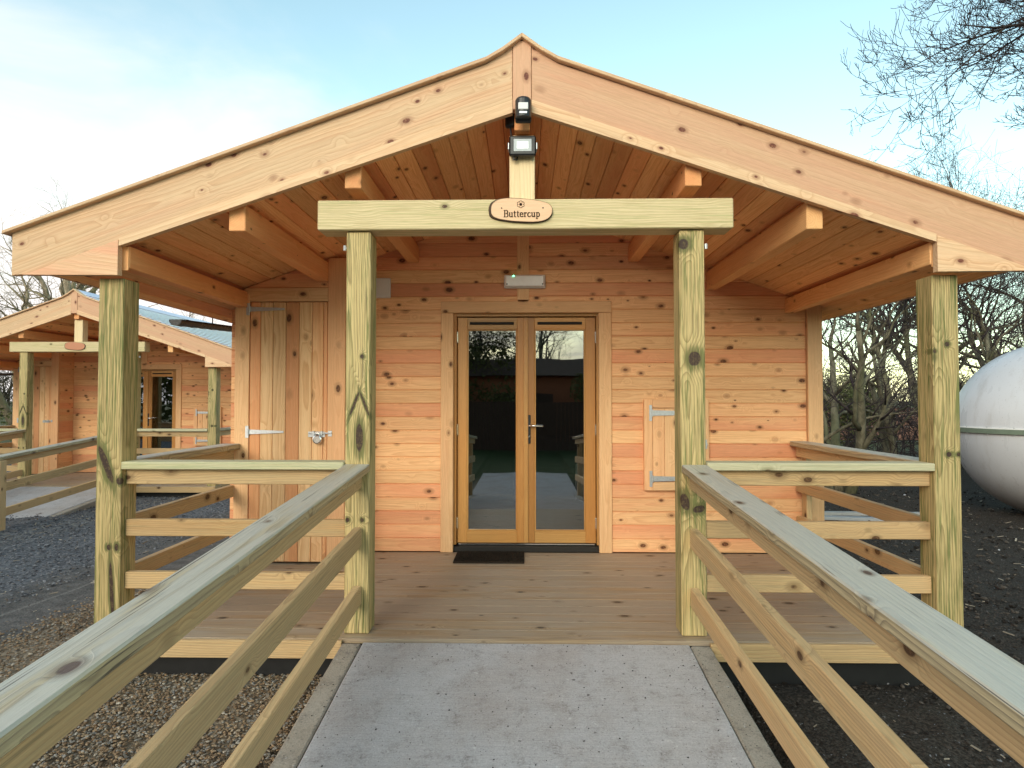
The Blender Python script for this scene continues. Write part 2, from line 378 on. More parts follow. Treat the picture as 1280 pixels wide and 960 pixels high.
def roof_mat():
    g = G('roof_sheet'); p = g.pos()
    n = g.noise(p, 3, 4)
    return g.fin(g.mix(n, (.50, .53, .68), (.62, .64, .78)), .28, .6, .35)
M['roof'] = roof_mat()
def crown_mat():
    g = G('far_wood'); p = g.geo()
    return g.fin(g.mix(g.step(g.noise(p, 3, 4), .4, .6), (.035, .03, .022), (.10, .085, .06)), .95, .1)
M['farwood'] = crown_mat()

# ------------------------------------------------------------------ mesh builder
rnd = random.Random(11)
class MB:
    def __init__(s): s.v = []; s.f = []; s.wc = []; s.bc = []
    def add(s, verts, faces, wcs=None, bc=None):
        b = len(s.v); s.v += [tuple(q) for q in verts]
        s.f += [tuple(b+i for i in f_) for f_ in faces]
        if wcs is None: wcs = verts
        s.wc += [tuple(q) for q in wcs]
        if bc is None: bc = (rnd.random(), rnd.random(), rnd.random())
        s.bc += [bc]*len(verts)
    def frame(s, verts, X, Y, Z, c, pith=None, bc=None):
        """wood coordinates: X is the grain axis"""
        if pith is None:
            an = rnd.uniform(-.7, .7) + (math.pi if rnd.random() < .5 else 0); rr = rnd.uniform(.045, .11)
            pith = (math.sin(an)*rr, math.cos(an)*rr)
        uo = rnd.uniform(0, 20)
        return [((q-c).dot(X)+uo, (q-c).dot(Y)+pith[0], (q-c).dot(Z)+pith[1]) for q in verts]
    def obox(s, c, X, Y, Z, lx, ly, lz, ch=.003, pith=None, bc=None):
        """chamfered box, centre c, unit axes, full sizes; grain along X"""
        c = Vector(c); hx, hy, hz = lx/2, ly/2, lz/2
        ch = min(ch, hx*.45, hy*.45, hz*.45)
        vs_, idx = [], {}
        for sx in (-1, 1):
            for sy in (-1, 1):
                for sz in (-1, 1):
                    for k in range(3):
                        d = [hx-ch, hy-ch, hz-ch]; d[k] += ch
                        idx[(sx, sy, sz, k)] = len(vs_)
                        vs_.append(c + X*(sx*d[0]) + Y*(sy*d[1]) + Z*(sz*d[2]))
        fs = []
        def q(*a_): fs.append(tuple(idx[k] for k in a_))
        for sg in (-1, 1):
            o = [( -1, -1), (1, -1), (1, 1), (-1, 1)]
            if sg < 0: o = o[::-1]
            q(*[(sg, a_, b_, 0) for a_, b_ in o])
            q(*[(b_, sg, a_, 1) for a_, b_ in o])
            q(*[(a_, b_, sg, 2) for a_, b_ in o])
        for a_ in (-1, 1):
            for b_ in (-1, 1):
                q1 = [(a_, b_, -1, 0), (a_, b_, 1, 0), (a_, b_, 1, 1), (a_, b_, -1, 1)]
                q2 = [(-1, a_, b_, 1), (1, a_, b_, 1), (1, a_, b_, 2), (-1, a_, b_, 2)]
                q3 = [(b_, -1, a_, 2), (b_, 1, a_, 2), (b_, 1, a_, 0), (b_, -1, a_, 0)]
                for qq in (q1, q2, q3):
                    if a_*b_ > 0: qq = qq[::-1]
                    q(*qq)
                for z_ in (-1, 1):
                    t = [(a_, b_, z_, 0), (a_, b_, z_, 1), (a_, b_, z_, 2)]
                    if a_*b_*z_ < 0: t = t[::-1]
                    q(*t)
        s.add(vs_, fs, s.frame(vs_, X, Y, Z, c, pith), bc)
        return s
    def box(s, x0, x1, y0, y1, z0, z1, g='x', ch=.003, pith=None, bc=None):
        c = ((x0+x1)/2, (y0+y1)/2, (z0+z1)/2); e = (Vector((1,0,0)), Vector((0,1,0)), Vector((0,0,1)))
        L = (abs(x1-x0), abs(y1-y0), abs(z1-z0))
        o = {'x': (0,1,2), 'y': (1,2,0), 'z': (2,0,1)}[g]
        # the wide cross axis is kept as wood Y so plain-sawn figure shows on the wide face
        return s.obox(c, e[o[0]], e[o[1]], e[o[2]], L[o[0]], L[o[1]], L[o[2]], ch, pith, bc)
    def beam(s, a_, b_, wdt, hgt, up=(0,0,1), ch=.003, pith=None):
        a_, b_ = Vector(a_), Vector(b_); X = (b_-a_); L = X.length; X.normalize()
        Y = Vector(up).cross(X).normalized(); Z = X.cross(Y)
        return s.obox((a_+b_)/2, X, Y, Z, L, wdt, hgt, ch, pith)
    def prism(s, poly, y0, y1, gdir=(1,0,0), axis='y', bc=None, pith=None):
        """poly: (x,z) outline, counter-clockwise seen from -y, extruded y0..y1 (axis y) or (y,z) along x"""
        n = len(poly)
        if axis == 'y': vs_ = [Vector((p_[0], y0, p_[1])) for p_ in poly] + [Vector((p_[0], y1, p_[1])) for p_ in poly]
        else: vs_ = [Vector((y0, p_[0], p_[1])) for p_ in poly] + [Vector((y1, p_[0], p_[1])) for p_ in poly]
        fs = [tuple(range(n)), tuple(reversed(range(n, 2*n)))]
        fs += [(i, i+n, (i+1) % n + n, (i+1) % n) for i in range(n)]
        if axis == 'x': fs = [f_[::-1] for f_ in fs]; fs = [f_[::-1] for f_ in fs]
        X = Vector(gdir).normalized(); ref = Vector((0,1,0)) if axis == 'y' else Vector((1,0,0))
        Z = ref; Y = Z.cross(X).normalized()
        c = sum(vs_, Vector())/len(vs_)
        s.add(vs_, fs, s.frame(vs_, X, Y, Z, c, pith), bc); return s
    def cyl(s, a_, b_, r0, r1=None, n=12, caps=True, bc=None):
        a_, b_ = Vector(a_), Vector(b_); r1 = r0 if r1 is None else r1
        X = (b_-a_).normalized(); Y = X.orthogonal().normalized(); Z = X.cross(Y)
        vs_ = []
        for p_, r_ in ((a_, r0), (b_, r1)):
            for i in range(n):
                t = 2*math.pi*i/n; vs_.append(p_ + (Y*math.cos(t)+Z*math.sin(t))*r_)
        fs = [(i, (i+1) % n, n+(i+1) % n, n+i) for i in range(n)]
        if caps: fs += [tuple(reversed(range(n))), tuple(range(n, 2*n))]
        s.add(vs_, fs, None, bc); return s
    def tube(s, pts, rads, n=5, bc=None):
        pts = [Vector(p_) for p_ in pts]; vs_ = []; k = len(pts)
        Y = None
        for i in range(k):
            T = (pts[min(i+1, k-1)]-pts[max(i-1, 0)]).normalized()
            if Y is None: Y = T.orthogonal().normalized()
            else:
                Y = (Y - T*Y.dot(T))
                Y = Y.normalized() if Y.length > 1e-5 else T.orthogonal().normalized()
            Z = T.cross(Y)
            for j in range(n):
                t = 2*math.pi*j/n; vs_.append(pts[i] + (Y*math.cos(t)+Z*math.sin(t))*rads[i])
        fs = [(i*n+j, i*n+(j+1) % n, (i+1)*n+(j+1) % n, (i+1)*n+j) for i in range(k-1) for j in range(n)]
        fs.append(tuple(range(n))[::-1]); fs.append(tuple((k-1)*n+j for j in range(n)))
        s.add(vs_, fs, None, bc or (.5, .5, .5)); return s
    def lathe(s, prof, c, axis='z', n=32, bc=None):
        vs_ = []
        for r_, h_ in prof:
            for j in range(n):
                t = 2*math.pi*j/n; a_, b_ = r_*math.cos(t), r_*math.sin(t)
                q = {'z': (a_, b_, h_), 'y': (a_, h_, b_), 'x': (h_, a_, b_)}[axis]
                vs_.append(Vector(c)+Vector(q))
        k = len(prof)
        fs = [(i*n+j, i*n+(j+1) % n, (i+1)*n+(j+1) % n, (i+1)*n+j) for i in range(k-1) for j in range(n)]
        if axis == 'y': fs = [f_[::-1] for f_ in fs]
        s.add(vs_, fs, None, bc); return s
    def build(s, name, mat, parent=None, org=(0,0,0), smooth=False, loc=None):
        me = bpy.data.meshes.new(name)
        ox, oy, oz = org
        me.from_pydata([(a_-ox, b_-oy, c_-oz) for a_, b_, c_ in s.v], [], s.f)
        at = me.attributes.new('wc', 'FLOAT_VECTOR', 'POINT'); at.data.foreach_set('vector', [k for q in s.wc for k in q])
        at = me.attributes.new('bc', 'FLOAT_VECTOR', 'POINT'); at.data.foreach_set('vector', [k for q in s.bc for k in q])
        me.materials.append(mat); me.update()
        if smooth:
            me.polygons.foreach_set('use_smooth', [True]*len(me.polygons))
        o = bpy.data.objects.new(name, me); COL.objects.link(o)
        if parent: o.parent = parent
        else: o.location = loc if loc is not None else org
        return o

def tag(o, label=None, cat=None, group=None, kind=None):
    if label: o['label'] = label
    if cat: o['category'] = cat
    if group: o['group'] = group
    if kind: o['kind'] = kind
    return o
def empty(name, loc, label, cat, group=None):
    o = bpy.data.objects.new(name, None); COL.objects.link(o); o.location = loc; o.empty_display_size = .2
    return tag(o, label, cat, group)
def copy_tree(o, parent=None):
    c = o.copy(); COL.objects.link(c)
    if parent: c.parent = parent
    for ch in list(o.children): copy_tree(ch, c)
    return c

# ------------------------------------------------------------------ ground
def gz(x, y):
    """ground height without clods"""
    if y < 3.57: z = -.27 - .042*(3.57-max(y, -1.2))
    else: z = -.27 - .03*min(y-3.57, 2.5)
    if x < -1.0 and y < 4.2: z += .02
    return z
def lin(a_, b_, n): return [a_+(b_-a_)*i/n for i in range(n)]
xs = [-700, -300, -140, -80, -50, -34, -24, -18, -14] + lin(-11, -7, 40) + lin(-7, 7, 300) + lin(7, 11, 40) + [11, 14, 18, 24, 34, 50, 80, 140, 300, 700]
ys = [-300, -120, -50, -24, -12, -7, -4, -2.4] + lin(-1.6, 1, 16) + lin(1, 8, 160) + lin(8, 16, 70) + [16, 18, 21, 25, 30, 40, 60, 100, 200, 400, 900]
gm = MB(); gv = []
for y in ys:
    for x in xs:
        z = gz(x, y)
        nearf = 1.0 if (-1 < y < 16 and abs(x) < 11) else .3
        a_ = mnoise.noise(Vector((x*.9, y*.9, 3)))*.03
        if x > -.8: a_ += (mnoise.noise(Vector((x*5, y*5, 1)))*.022 + mnoise.noise(Vector((x*14, y*14, 5)))*.014)*nearf
        elif x < -4.2: a_ += (mnoise.noise(Vector((x*4, y*4, 1)))*.010 + mnoise.noise(Vector((x*14, y*14, 5)))*.010)*nearf
        if abs(x) < 1.2 and y < 3.6: a_ = -.06
        gv.append((x, y, z + a_))
nx = len(xs)
gm.add(gv, [(j*nx+i, j*nx+i+1, (j+1)*nx+i+1, (j+1)*nx+i) for j in range(len(ys)-1) for i in range(nx-1)], None, (.5, .5, .5))
tag(gm.build('ground', M['ground'], smooth=True), 'gravel, dark soil and road planings around the cabins', 'ground', kind='structure')

def pebbles(name, mat, spots, label, cat, rng, flat=.6, lift=.0):
    mb = MB()
    for x, y, r_ in spots:
        z = gz(x, y) + lift + r_*.15 + rng.uniform(0, .012)
        n = 5; vs_ = []; t0 = rng.random()*6.3; sx = rng.uniform(.7, 1.3); t1 = rng.random()*6.3
        tz = rng.uniform(-.4, .4)
        for hh, rr in ((-.6, .55), (.1, 1.0), (.75, .55)):
            for k in range(n):
                t = t0+k*6.2832/n; q = r_*rr*rng.uniform(.85, 1.15)
                px, py = q*math.cos(t)*sx, q*math.sin(t)/sx
                vs_.append((x+px*math.cos(t1)-py*math.sin(t1), y+px*math.sin(t1)+py*math.cos(t1), z+hh*r_*flat+px*tz))
        fs = []
        for l in range(2):
            for k in range(n): fs.append((l*n+k, l*n+(k+1) % n, (l+1)*n+(k+1) % n, (l+1)*n+k))
        fs.append(tuple(range(2*n, 3*n)))
        mb.add(vs_, fs, None, (rng.random(), rng.random(), rng.random()))
    return tag(mb.build(name, mat), label, cat, kind='stuff')
rg = random.Random(5)
sp = []
for i in range(34000):
    y = rg.uniform(.9, 4.1); x = rg.uniform(-2.9, -1.0)
    if y > 3.75: continue
    sp.append((x, y, rg.uniform(.005, .0105)))
for i in range(9000):
    x = rg.uniform(-3.75, -2.4); y = rg.uniform(2.6, 6.0)
    if x < -3.45 and rg.random() < (-3.45-x)/.3: continue
    sp.append((x, y, rg.uniform(.006, .012)))
pebbles('gravel', M['stone'], sp, 'brown pea gravel heaped along the left side of the ramp', 'gravel', rg)
sp = []
for i in range(9000):
    y = 1.0 + 5*rg.random()**1.3; x = rg.uniform(1.0, 4.6)
    sp.append((x, y, .004 + .012*rg.random()**3))
for i in range(5000):
    y = rg.uniform(3.5, 12); x = rg.uniform(2.6, 9)
    sp.append((x, y, .006 + .022*rg.random()**4))
pebbles('soil_clods', M['clod'], sp, 'dark crumbly soil clods right of the ramp', 'soil', rg, .7, .004)
sp = []
for i in range(12000):
    y = rg.uniform(4.5, 12); x = rg.uniform(-8, -4.2)
    sp.append((x, y, .005 + .013*rg.random()**2))
def chip_mat():
    g = G('wood_chips'); at = g.n('ShaderNodeAttribute', attribute_name='bc').outputs['Vector']
    r1 = g.n('ShaderNodeSeparateXYZ', {0: at}).outputs[0]
    return g.fin(g.mix(r1, (.10, .06, .035), (.48, .42, .34)), .9, .2)
M['chip'] = chip_mat()
def litter(label, n, fx, rng):
    mb = MB()
    for i in range(n):
        x, y = fx(rng); z = gz(x, y)+.02+rng.random()*.012; a_ = rng.random()*6.28; L = .008+.03*rng.random()**3; wd = L*rng.uniform(.2, .6)
        X = Vector((math.cos(a_), math.sin(a_), rng.uniform(-.3, .3))).normalized(); Y = Vector((0,0,1)).cross(X).normalized(); Z = X.cross(Y)
        mb.obox((x, y, z), X, Y, Z, L*2, wd, .004, .0006, bc=(rng.random(), 0, 0))
    tag(mb.build('litter', M['chip']), label, 'litter', kind='stuff')
litter('scattered wood chips and leaves on the dark soil right of the cabin', 900, lambda q: (q.uniform(1.1, 8.5), 1.5+10*q.random()**1.2), rg)
litter('scattered wood chips and leaves on the ground left of the cabin', 700, lambda q: (q.uniform(-7.5, -2.9), q.uniform(3.2, 11)), rg)
def planing_mat():
    g = G('road_planings'); at = g.n('ShaderNodeAttribute', attribute_name='bc').outputs['Vector']
    r1 = g.n('ShaderNodeSeparateXYZ', {0: at}).outputs[0]
    return g.fin(g.mix(r1, (.045, .045, .053), (.25, .25, .27)), .8, .3)
pebbles('road_planings', planing_mat(), sp, 'grey blue road planings between the two cabins', 'planings', rg)

# ------------------------------------------------------------------ cabin
ORG = (0.0, 3.57, 0.0)
PITCH = .352
def under(x): return 3.125 - PITCH*abs(x+.015)
def top(x): return 3.40 - PITCH*abs(x+.015)
XC = -.015
WY = 5.60     # cladding face
def build_cabin():
    C = empty('timber_cabin', ORG, 'timber holiday cabin with open gabled porch, double glass doors and oval sign above the ramp', 'cabin', 'timber cabins with gabled porches')
    def part(mb, name, mat, parent=None, **k):
        bev = k.pop('bevel', 0)
        o = mb.build(name, M[mat], parent or C, ORG, **k)
        if bev:
            m_ = o.modifiers.new('bevel', 'BEVEL'); m_.width = bev; m_.segments = 1; m_.limit_method = 'ANGLE'; m_.angle_limit = R(40)
        return o
    # --- front cladding
    def cladding(mb, x0, x1, yf, zb, zt_fn, cuts, bh=.1205, th=.05):
        """horizontal log boards with v-grooves, sloped top, rectangular openings (x0,x1,z0,z1)"""
        z = zb
        while True:
            z1 = z + bh
            segs = [(x0, x1)]
            for cx0, cx1, cz0, cz1 in cuts:
                if z1 > cz0+.02 and z < cz1-.02:
                    ns = []
                    for s0, s1 in segs:
                        if cx0 > s0: ns.append((s0, min(s1, cx0)))
                        if cx1 < s1: ns.append((max(s0, cx1), s1))
                    segs = [q for q in ns if q[1]-q[0] > .01]
            # clip with roof
            done = True
            for s0, s1 in segs:
                lim = (zt_fn - z)
                a_, b_ = s0, s1
                half = (3.125 - z)/PITCH
                a_ = max(a_, XC-half); b_ = min(b_, XC+half)
                if b_-a_ < .03: continue
                done = False
                half1 = (3.125 - z1)/PITCH
                ta, tb = a_, b_
                if z1 > under(a_): ta = max(a_, XC-max(half1, 0))
                if z1 > under(b_): tb = min(b_, XC+max(half1, 0))
                # split long walls in boards of different trees
                bc = (rnd.random(), rnd.random(), rnd.random())
                g_ = .006
                pl = [(a_, z), (b_, z), (tb, z1), (ta, z1)]
                # front face with grooves: a bevelled slab in 3 strips
                an = rnd.uniform(.05, .1)
                c = Vector(((a_+b_)/2, yf, (z+z1)/2)); uo = rnd.uniform(0, 20)
                rows = [(0, .009), (g_/bh, .0), (1-g_/bh, 0), (1, .009)]
                vs_ = []
                for t, dep in rows:
                    xa = a_+(ta-a_)*t; xb = b_+(tb-b_)*t; zz = z+(z1-z)*t
                    vs_ += [Vector((xa, yf+dep, zz)), Vector((xb, yf+dep, zz))]
                vs_ += [Vector((a_, yf+th, z)), Vector((b_, yf+th, z)), Vector((tb, yf+th, z1)), Vector((ta, yf+th, z1))]
                fs = [(0, 1, 3, 2), (2, 3, 5, 4), (4, 5, 7, 6), (9, 8, 11, 10), (0, 2, 4, 6, 11, 8), (1, 9, 10, 7, 5, 3), (6, 7, 10, 11), (0, 8, 9, 1)]
                sg = 1 if rnd.random() < .5 else -1
                wcs = [((q.x-c.x)+uo, (q.z-c.z)+rnd0, (q.y-c.y)+sg*an) for rnd0 in [rnd.uniform(-.04, .04)] for q in vs_]
                mb.add(vs_, fs, wcs, bc)
            if done and z > 2.2: break
            z = z1
            if z > 3.3: break
        return mb
    door_cut = (-.70, .72, -.2, 2.19)
    wallm = MB(); cladding(wallm, -2.66, XC-.045, WY, .005, 9, [door_cut], .1205)
    cladding(wallm, XC+.045, 2.50, WY, .005, 9, [door_cut], .1205)
    wall = part(wallm, 'wall', 'wall')
    # strip covering the joint above the door, and corner boards
    cb = MB(); cb.box(XC-.055, XC+.055, WY-.012, WY+.03, 2.26, under(0)-.02, 'z', .003)
    part(cb, 'cover_strip', 'trim')
    cb = MB(); cb.box(2.505, 2.636, WY-.03, WY+.10, -.1, under(2.636)+.02, 'z', .004)
    part(cb, 'corner_board', 'trim')
    # side, rear and interior shell
    sh = MB()
    nb = 20; z = -.1
    while z < 2.2:
        zt = min(z+.1205, 2.2)
        sh.box(2.52, 2.58, WY+.1, 11.6, z, zt-.004, 'y', .006); sh.box(-2.62, -2.56, WY+.06, 11.6, z, zt-.004, 'y', .006)
        sh.box(-2.55, 2.51, 11.54, 11.60, z, zt-.004, 'x', .006)
        z += .1205
    part(sh, 'side_wall', 'wall')
    gb = MB(); gb.prism([(-2.56, 2.2), (2.56, 2.2), (2.5, under(2.5)), (XC, under(0)), (-2.5, under(2.5))], 11.5, 11.56); part(gb, 'rear_gable', 'wall')
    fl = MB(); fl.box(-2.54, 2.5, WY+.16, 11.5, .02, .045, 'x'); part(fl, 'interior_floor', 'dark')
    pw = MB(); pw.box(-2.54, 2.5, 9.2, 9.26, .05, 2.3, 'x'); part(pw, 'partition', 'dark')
    # --- storage cupboard
    cup = MB()
    Yc = 5.16
    cup.box(-2.424, -2.303, Yc, Yc+.045, -.02, under(-2.42)-.03, 'z')         # corner board
    cup.box(-1.641, -1.495, Yc-.004, Yc+.045, -.0, under(-1.57)-.03, 'z')       # right jamb to the ceiling
    part(cup, 'cupboard_frame', 'trim')
    hd = MB(); hd.prism([(-2.33, 2.185), (-1.643, 2.185), (-1.643, 2.30), (-2.33, 2.30), (-2.36, 2.285), (-2.36, 2.2)], Yc+.004, Yc+.04); part(hd, 'cupboard_lintel', 'trim', bevel=.002)
    up = MB()
    for k, (z0, z1) in enumerate(((2.303, 2.42), (2.42, 2.545))):
        xa = max(-2.40, XC-(3.12-z1)/PITCH if k else -2.40)
        up.prism([(max(-2.40, XC-(3.12-z0)/PITCH), z0), (-1.643, z0), (-1.643, z1), (XC-(3.12-z1)/PITCH, z1)], Yc+.012, Yc+.05)
    part(up, 'cupboard_gable', 'wall', bevel=.003)
    for x0_, x1_, ye, zm in ((-1.545, -1.50, WY-.002, 2.6), (-2.42, -2.375, WY+.05, 2.28)):
        sd_ = MB(); z = 0
        while z < min(zm, 2.5):
            sd_.box(x0_, x1_, Yc+.046, ye, z, min(z+.1202, zm), 'y', .004); z += .1205
        part(sd_, 'cupboard_side', 'wall')
    # door of vertical boards
    D = MB(); xb = [-2.299, -2.21, -2.105, -1.995, -1.885, -1.775, -1.68, -1.645]
    for i in range(7):
        D.box(xb[i]+.0015, xb[i+1]-.0015, Yc+.006, Yc+.03, .02, 2.178, 'z', .004)
    cd_ = part(D, 'cupboard_door', 'doorboard')
    def tee(x, z, y, L, flip=1, tall=.06):
        hm = MB()
        hm.box(x-.022, x+.006, y-.006, y, z-tall, z+tall, 'z', .001)
        hm.prism([(x+.008, z-.02), (x+.008+L, z-.008), (x+.008+L, z+.008), (x+.008, z+.02)] if flip > 0 else [], y-.005, y)
        hm.cyl((x+.007, y-.009, z-tall*.5), (x+.007, y-.009, z+tall*.5), .006, n=8)
        for q in (.03, L*.5, L*.9): hm.cyl((x+.008+q, y-.008, z), (x+.008+q, y-.004, z), .005, n=6)
        for q in (-1, 1): hm.cyl((x-.01, y-.009, z+q*tall*.6), (x-.01, y-.005, z+q*tall*.6), .005, n=6)
        return hm
    for z in (2.12, 1.095, .10): part(tee(-2.305, z, Yc+.005 - .006, .29, tall=.05), 'hinge', 'galv', cd_)
    bo = MB()
    bo.box(-1.80, -1.66, Yc-.004, Yc+.004, 1.052, 1.098, 'x', .001)
    bo.cyl((-1.79, Yc-.014, 1.085), (-1.60, Yc-.014, 1.085), .0065, n=8)
    bo.box(-1.632, -1.60, Yc-.010, Yc-.005, 1.058, 1.105, 'z', .001); bo.box(-1.76, -1.742, Yc-.022, Yc-.005, 1.068, 1.103, 'z', .002); bo.box(-1.69, -1.675, Yc-.022, Yc-.005, 1.068, 1.103, 'z', .002)
    part(bo, 'bolt', 'galv', cd_)
    # --- roof: top sheets, boarded underside, edges
    Yf, Yr = 3.592, 11.9
    XE = 2.86; XB = 2.955
    rb = MB(); bwid = .118; 
    for sgn in (-1, 1):
        # boards run from eave to ridge? no: along the depth of the cabin
        slope = Vector((1*sgn, 0, -PITCH)).normalized(); nrm = Vector((sgn*PITCH, 0, 1)).normalized()
        t = .006
        Ltot = (XE)/abs(slope.x)
        while t < Ltot-.02:
            t1 = min(t+bwid, Ltot)
            tm = (t+t1)/2
            c = Vector((XC, 0, 3.125)) + slope*tm + nrm*.010
            c.y = (Yf+Yr)/2
            rb.obox(c, Vector((0,1,0)), slope if sgn > 0 else -slope, nrm, Yr-Yf, (t1-t)-.003, .02, .004)
            t += bwid
    part(rb, 'soffit_boards', 'soffit')
    for sgn in (-1, 1):
        xe = XC+sgn*XE
        poly = [(XC, 3.15), (xe, 3.15-PITCH*XE), (xe, 3.385-PITCH*XE), (XC, 3.385)]
        if sgn < 0: poly = poly[::-1]
        rs = MB(); rs.prism(poly, Yf+.004, Yr, (0,1,0)); part(rs, 'roof_deck', 'soffit')
        # light sheets laid in overlapping courses parallel to the ridge
        st = MB(); q0 = .17; cw = .17
        while q0 < XE:
            q1 = min(q0+cw+.01, XE+.06)
            pl4 = [(XC+sgn*q0, 3.393-PITCH*q0+.002), (XC+sgn*q1, 3.393-PITCH*q1+.016), (XC+sgn*q1, 3.393-PITCH*q1+.030), (XC+sgn*q0, 3.393-PITCH*q0+.006)]
            st.prism(pl4 if sgn > 0 else pl4[::-1], Yf-.03, Yr+.1, (0,1,0)); q0 += cw
        part(st, 'roof_sheet', 'roof')
    rc = MB()
    rc.prism([(XC-.20, 3.345), (XC-.14, 3.372), (XC, 3.46), (XC+.14, 3.372), (XC+.20, 3.345), (XC+.14, 3.36), (XC, 3.44), (XC-.14, 3.36)][::-1], Yf+.02, Yr); part(rc, 'ridge_cap', 'roof')
    # --- bargeboards
    for sgn in (-1, 1):
        X = lambda q: XC+sgn*q
        z_l = 2.083
        zt = lambda q: 3.375 - PITCH*q
        xi = .055
        def P_(pl): return pl if sgn > 0 else pl[::-1]
        gd = (sgn*1, 0, -PITCH)
        # main board with flare at the ridge
        lowq = 2.335
        zb = lambda q: 3.10 - PITCH*q
        main = MB(); main.prism(P_([(X(xi), zb(xi)), (X(XB-.1), zb(XB-.1)), (X(XB+.015), z_l+.0), (X(XB+.015), zt(XB)-.0), (X(.21), zt(.21)-.003), (X(.11), 3.360), (X(xi), 3.40)]), 3.550, 3.588, gd, pith=(.02, .06))
        bb = part(main, 'bargeboard', 'fascia', bevel=.003)
        lowp = MB(); lowp.prism(P_([(X(xi), zb(xi)-.070), (X(lowq), zb(lowq)-.026), (X(lowq), zb(lowq)+.018), (X(xi), zb(xi)+.004)]), 3.5415, 3.5495, gd)
        part(lowp, 'lower_strip', 'fascia', bb)
        f3 = MB(); f3.prism(P_([(X(xi), zb(xi)-.068), (X(lowq), zb(lowq)-.024), (X(lowq), zb(lowq)-.002), (X(xi), zb(xi)-.002)]), 3.5500, 3.584, gd); part(f3, 'lower_backing', 'fascia', bb)
        ft = MB(); ft.prism(P_([(X(lowq+.004), z_l), (X(XB-.05), z_l+.004), (X(XB-.10), zb(XB-.10)+.003), (X(lowq+.004), zb(lowq+.004)+.012)]), 3.5415, 3.5495, (1,0,-.12)); part(ft, 'eave_panel', 'fascia', bb)
        f4 = MB(); f4.prism(P_([(X(lowq+.005), z_l+.002), (X(XB-.06), z_l+.004), (X(XB-.11), zb(XB-.10)-.001), (X(lowq+.005), zb(lowq+.004)-.002)]), 3.5500, 3.584, (1,0,-.12)); part(f4, 'eave_backing', 'fascia', bb)
        # top drip board following the flare
        dp = MB()
        dp.prism(P_([(X(0), 3.437), (X(.11), 3.358), (X(.21), zt(.21)+.001), (X(XB+.05), zt(XB+.05)+.001), (X(XB+.05), zt(XB+.05)+.021), (X(.205), zt(.205)+.023), (X(.11), 3.358+.024), (X(0), 3.437+.026)]), 3.515, 3.62, gd)
        part(dp, 'drip_board', 'fascia', bb, bevel=.003)
    cs = MB(); cs.box(XC-.053, XC+.053, 3.544, 3.60, 3.03, 3.430, 'z', .003); part(cs, 'ridge_strip', 'fascia')
    # --- beams
    def purlin(x0, x1, z0, z1, yb, name='purlin', y0=3.605):
        b = MB(); b.box(x0, x1, y0, yb, z0, z1, 'y', .004); return part(b, name, 'beam')
    purlin(XC-.045, XC+.045, 2.935, 3.09, WY, 'ridge_beam')
    purlin(-1.738, -1.64, 2.352, under(1.72)-.004, Yc, 'purlin'); purlin(1.625, 1.718, 2.345, under(1.735)-.004, WY)
    purlin(-1.055, -.957, 2.60, under(1.05)-.004, WY); purlin(.93, 1.026, 2.60, under(1.045)-.004, WY)
    for sx, yb in ((-1, Yc), (1, WY)):
        x0, x1 = sorted((sx*2.32+XC*0, sx*2.40))
        b = MB(); b.box(x0, x1, 3.60, yb, 2.135, under(2.42)-.004, 'y', .004)
        b.box(x0+.004 if sx > 0 else x0-.0, x1 if sx > 0 else x1-.004, 3.592, 3.598, 2.12, under(2.42)-.01, 'z', .001)
        part(b, 'wall_plate', 'beam')
    # --- eave trim, gutters
    for sx in (-1, 1):
        e_ = MB(); xe = XC+sx*(XE+.012); e_.box(xe-.012, xe+.012, 3.60, Yr, 2.118, 2.36, 'y', .003); part(e_, 'eave_board', 'fascia')
    def gutter(pts, r_, sx=-1):
        b = MB(); n = 10; vs_ = []
        prof = [(math.cos(math.pi+math.pi*i/n), math.sin(math.pi+math.pi*i/n)) for i in range(n+1)]
        for p_ in pts:
            for rr in (r_, r_*.9):
                for q in (prof if rr == r_ else prof[::-1]): vs_.append((p_[0]+q[0]*rr, p_[1], p_[2]+q[1]*rr))
        m_ = 2*(n+1); fs = []
        for k in range(len(pts)-1):
            for j in range(m_): fs.append((k*m_+j, k*m_+(j+1) % m_, (k+1)*m_+(j+1) % m_, (k+1)*m_+j))
        fs.append(tuple(range(n+1))+(n+1,)) if False else None
        b.add(vs_, [f_ for f_ in fs if f_], None, (.5,.5,.5))
        a_ = pts[0]; b.lathe([(r_*.999, 0), (0.0001, 0)], a_, 'y', 20) if False else None
        # stop end as half disc
        dv = [(a_[0]+q[0]*r_, a_[1]+.002, a_[2]+q[1]*r_) for q in prof]
        b.add(dv, [tuple(range(n+1))], None, (.5,.5,.5))
        return b
    b = gutter([(-2.975, 3.60, 2.325), (-2.975, 5.0, 2.32)], .055); part(b, 'gutter', 'gutter')
    b = gutter([(-2.965, 5.22, 2.045), (-2.965, 6.5, 2.118), (-2.965, 11.9, 2.18)], .056)
    b.tube([(-2.965, 5.85, 2.07), (-2.965, 5.85, 2.14), (-2.90, 5.85, 2.2)], [.006]*3, 5)
    part(b, 'gutter', 'gutter')
    b = gutter([(2.965, 3.60, 2.325), (2.965, 11.9, 2.30)], .052); part(b, 'gutter', 'gutter')
    # --- posts and header
    def post(x0, x1, y0, y1, z0, z1, name='post'):
        b = MB(); b.box(x0, x1, y0, y1, z0, z1, 'z', .005, pith=(rnd.uniform(.02, .05), rnd.uniform(.02, .05))); return part(b, name, 'kingpost' if name == 'king_post' else 'post')
    post(-2.515, -2.365, 3.62, 3.77, -.38, 2.078); post(2.34, 2.488, 3.62, 3.77, -.38, 2.078)
    pl_ = post(-1.052, -.908, 3.64, 3.788, .003, 2.352); pr_ = post(.902, 1.047, 3.64, 3.788, .003, 2.352)
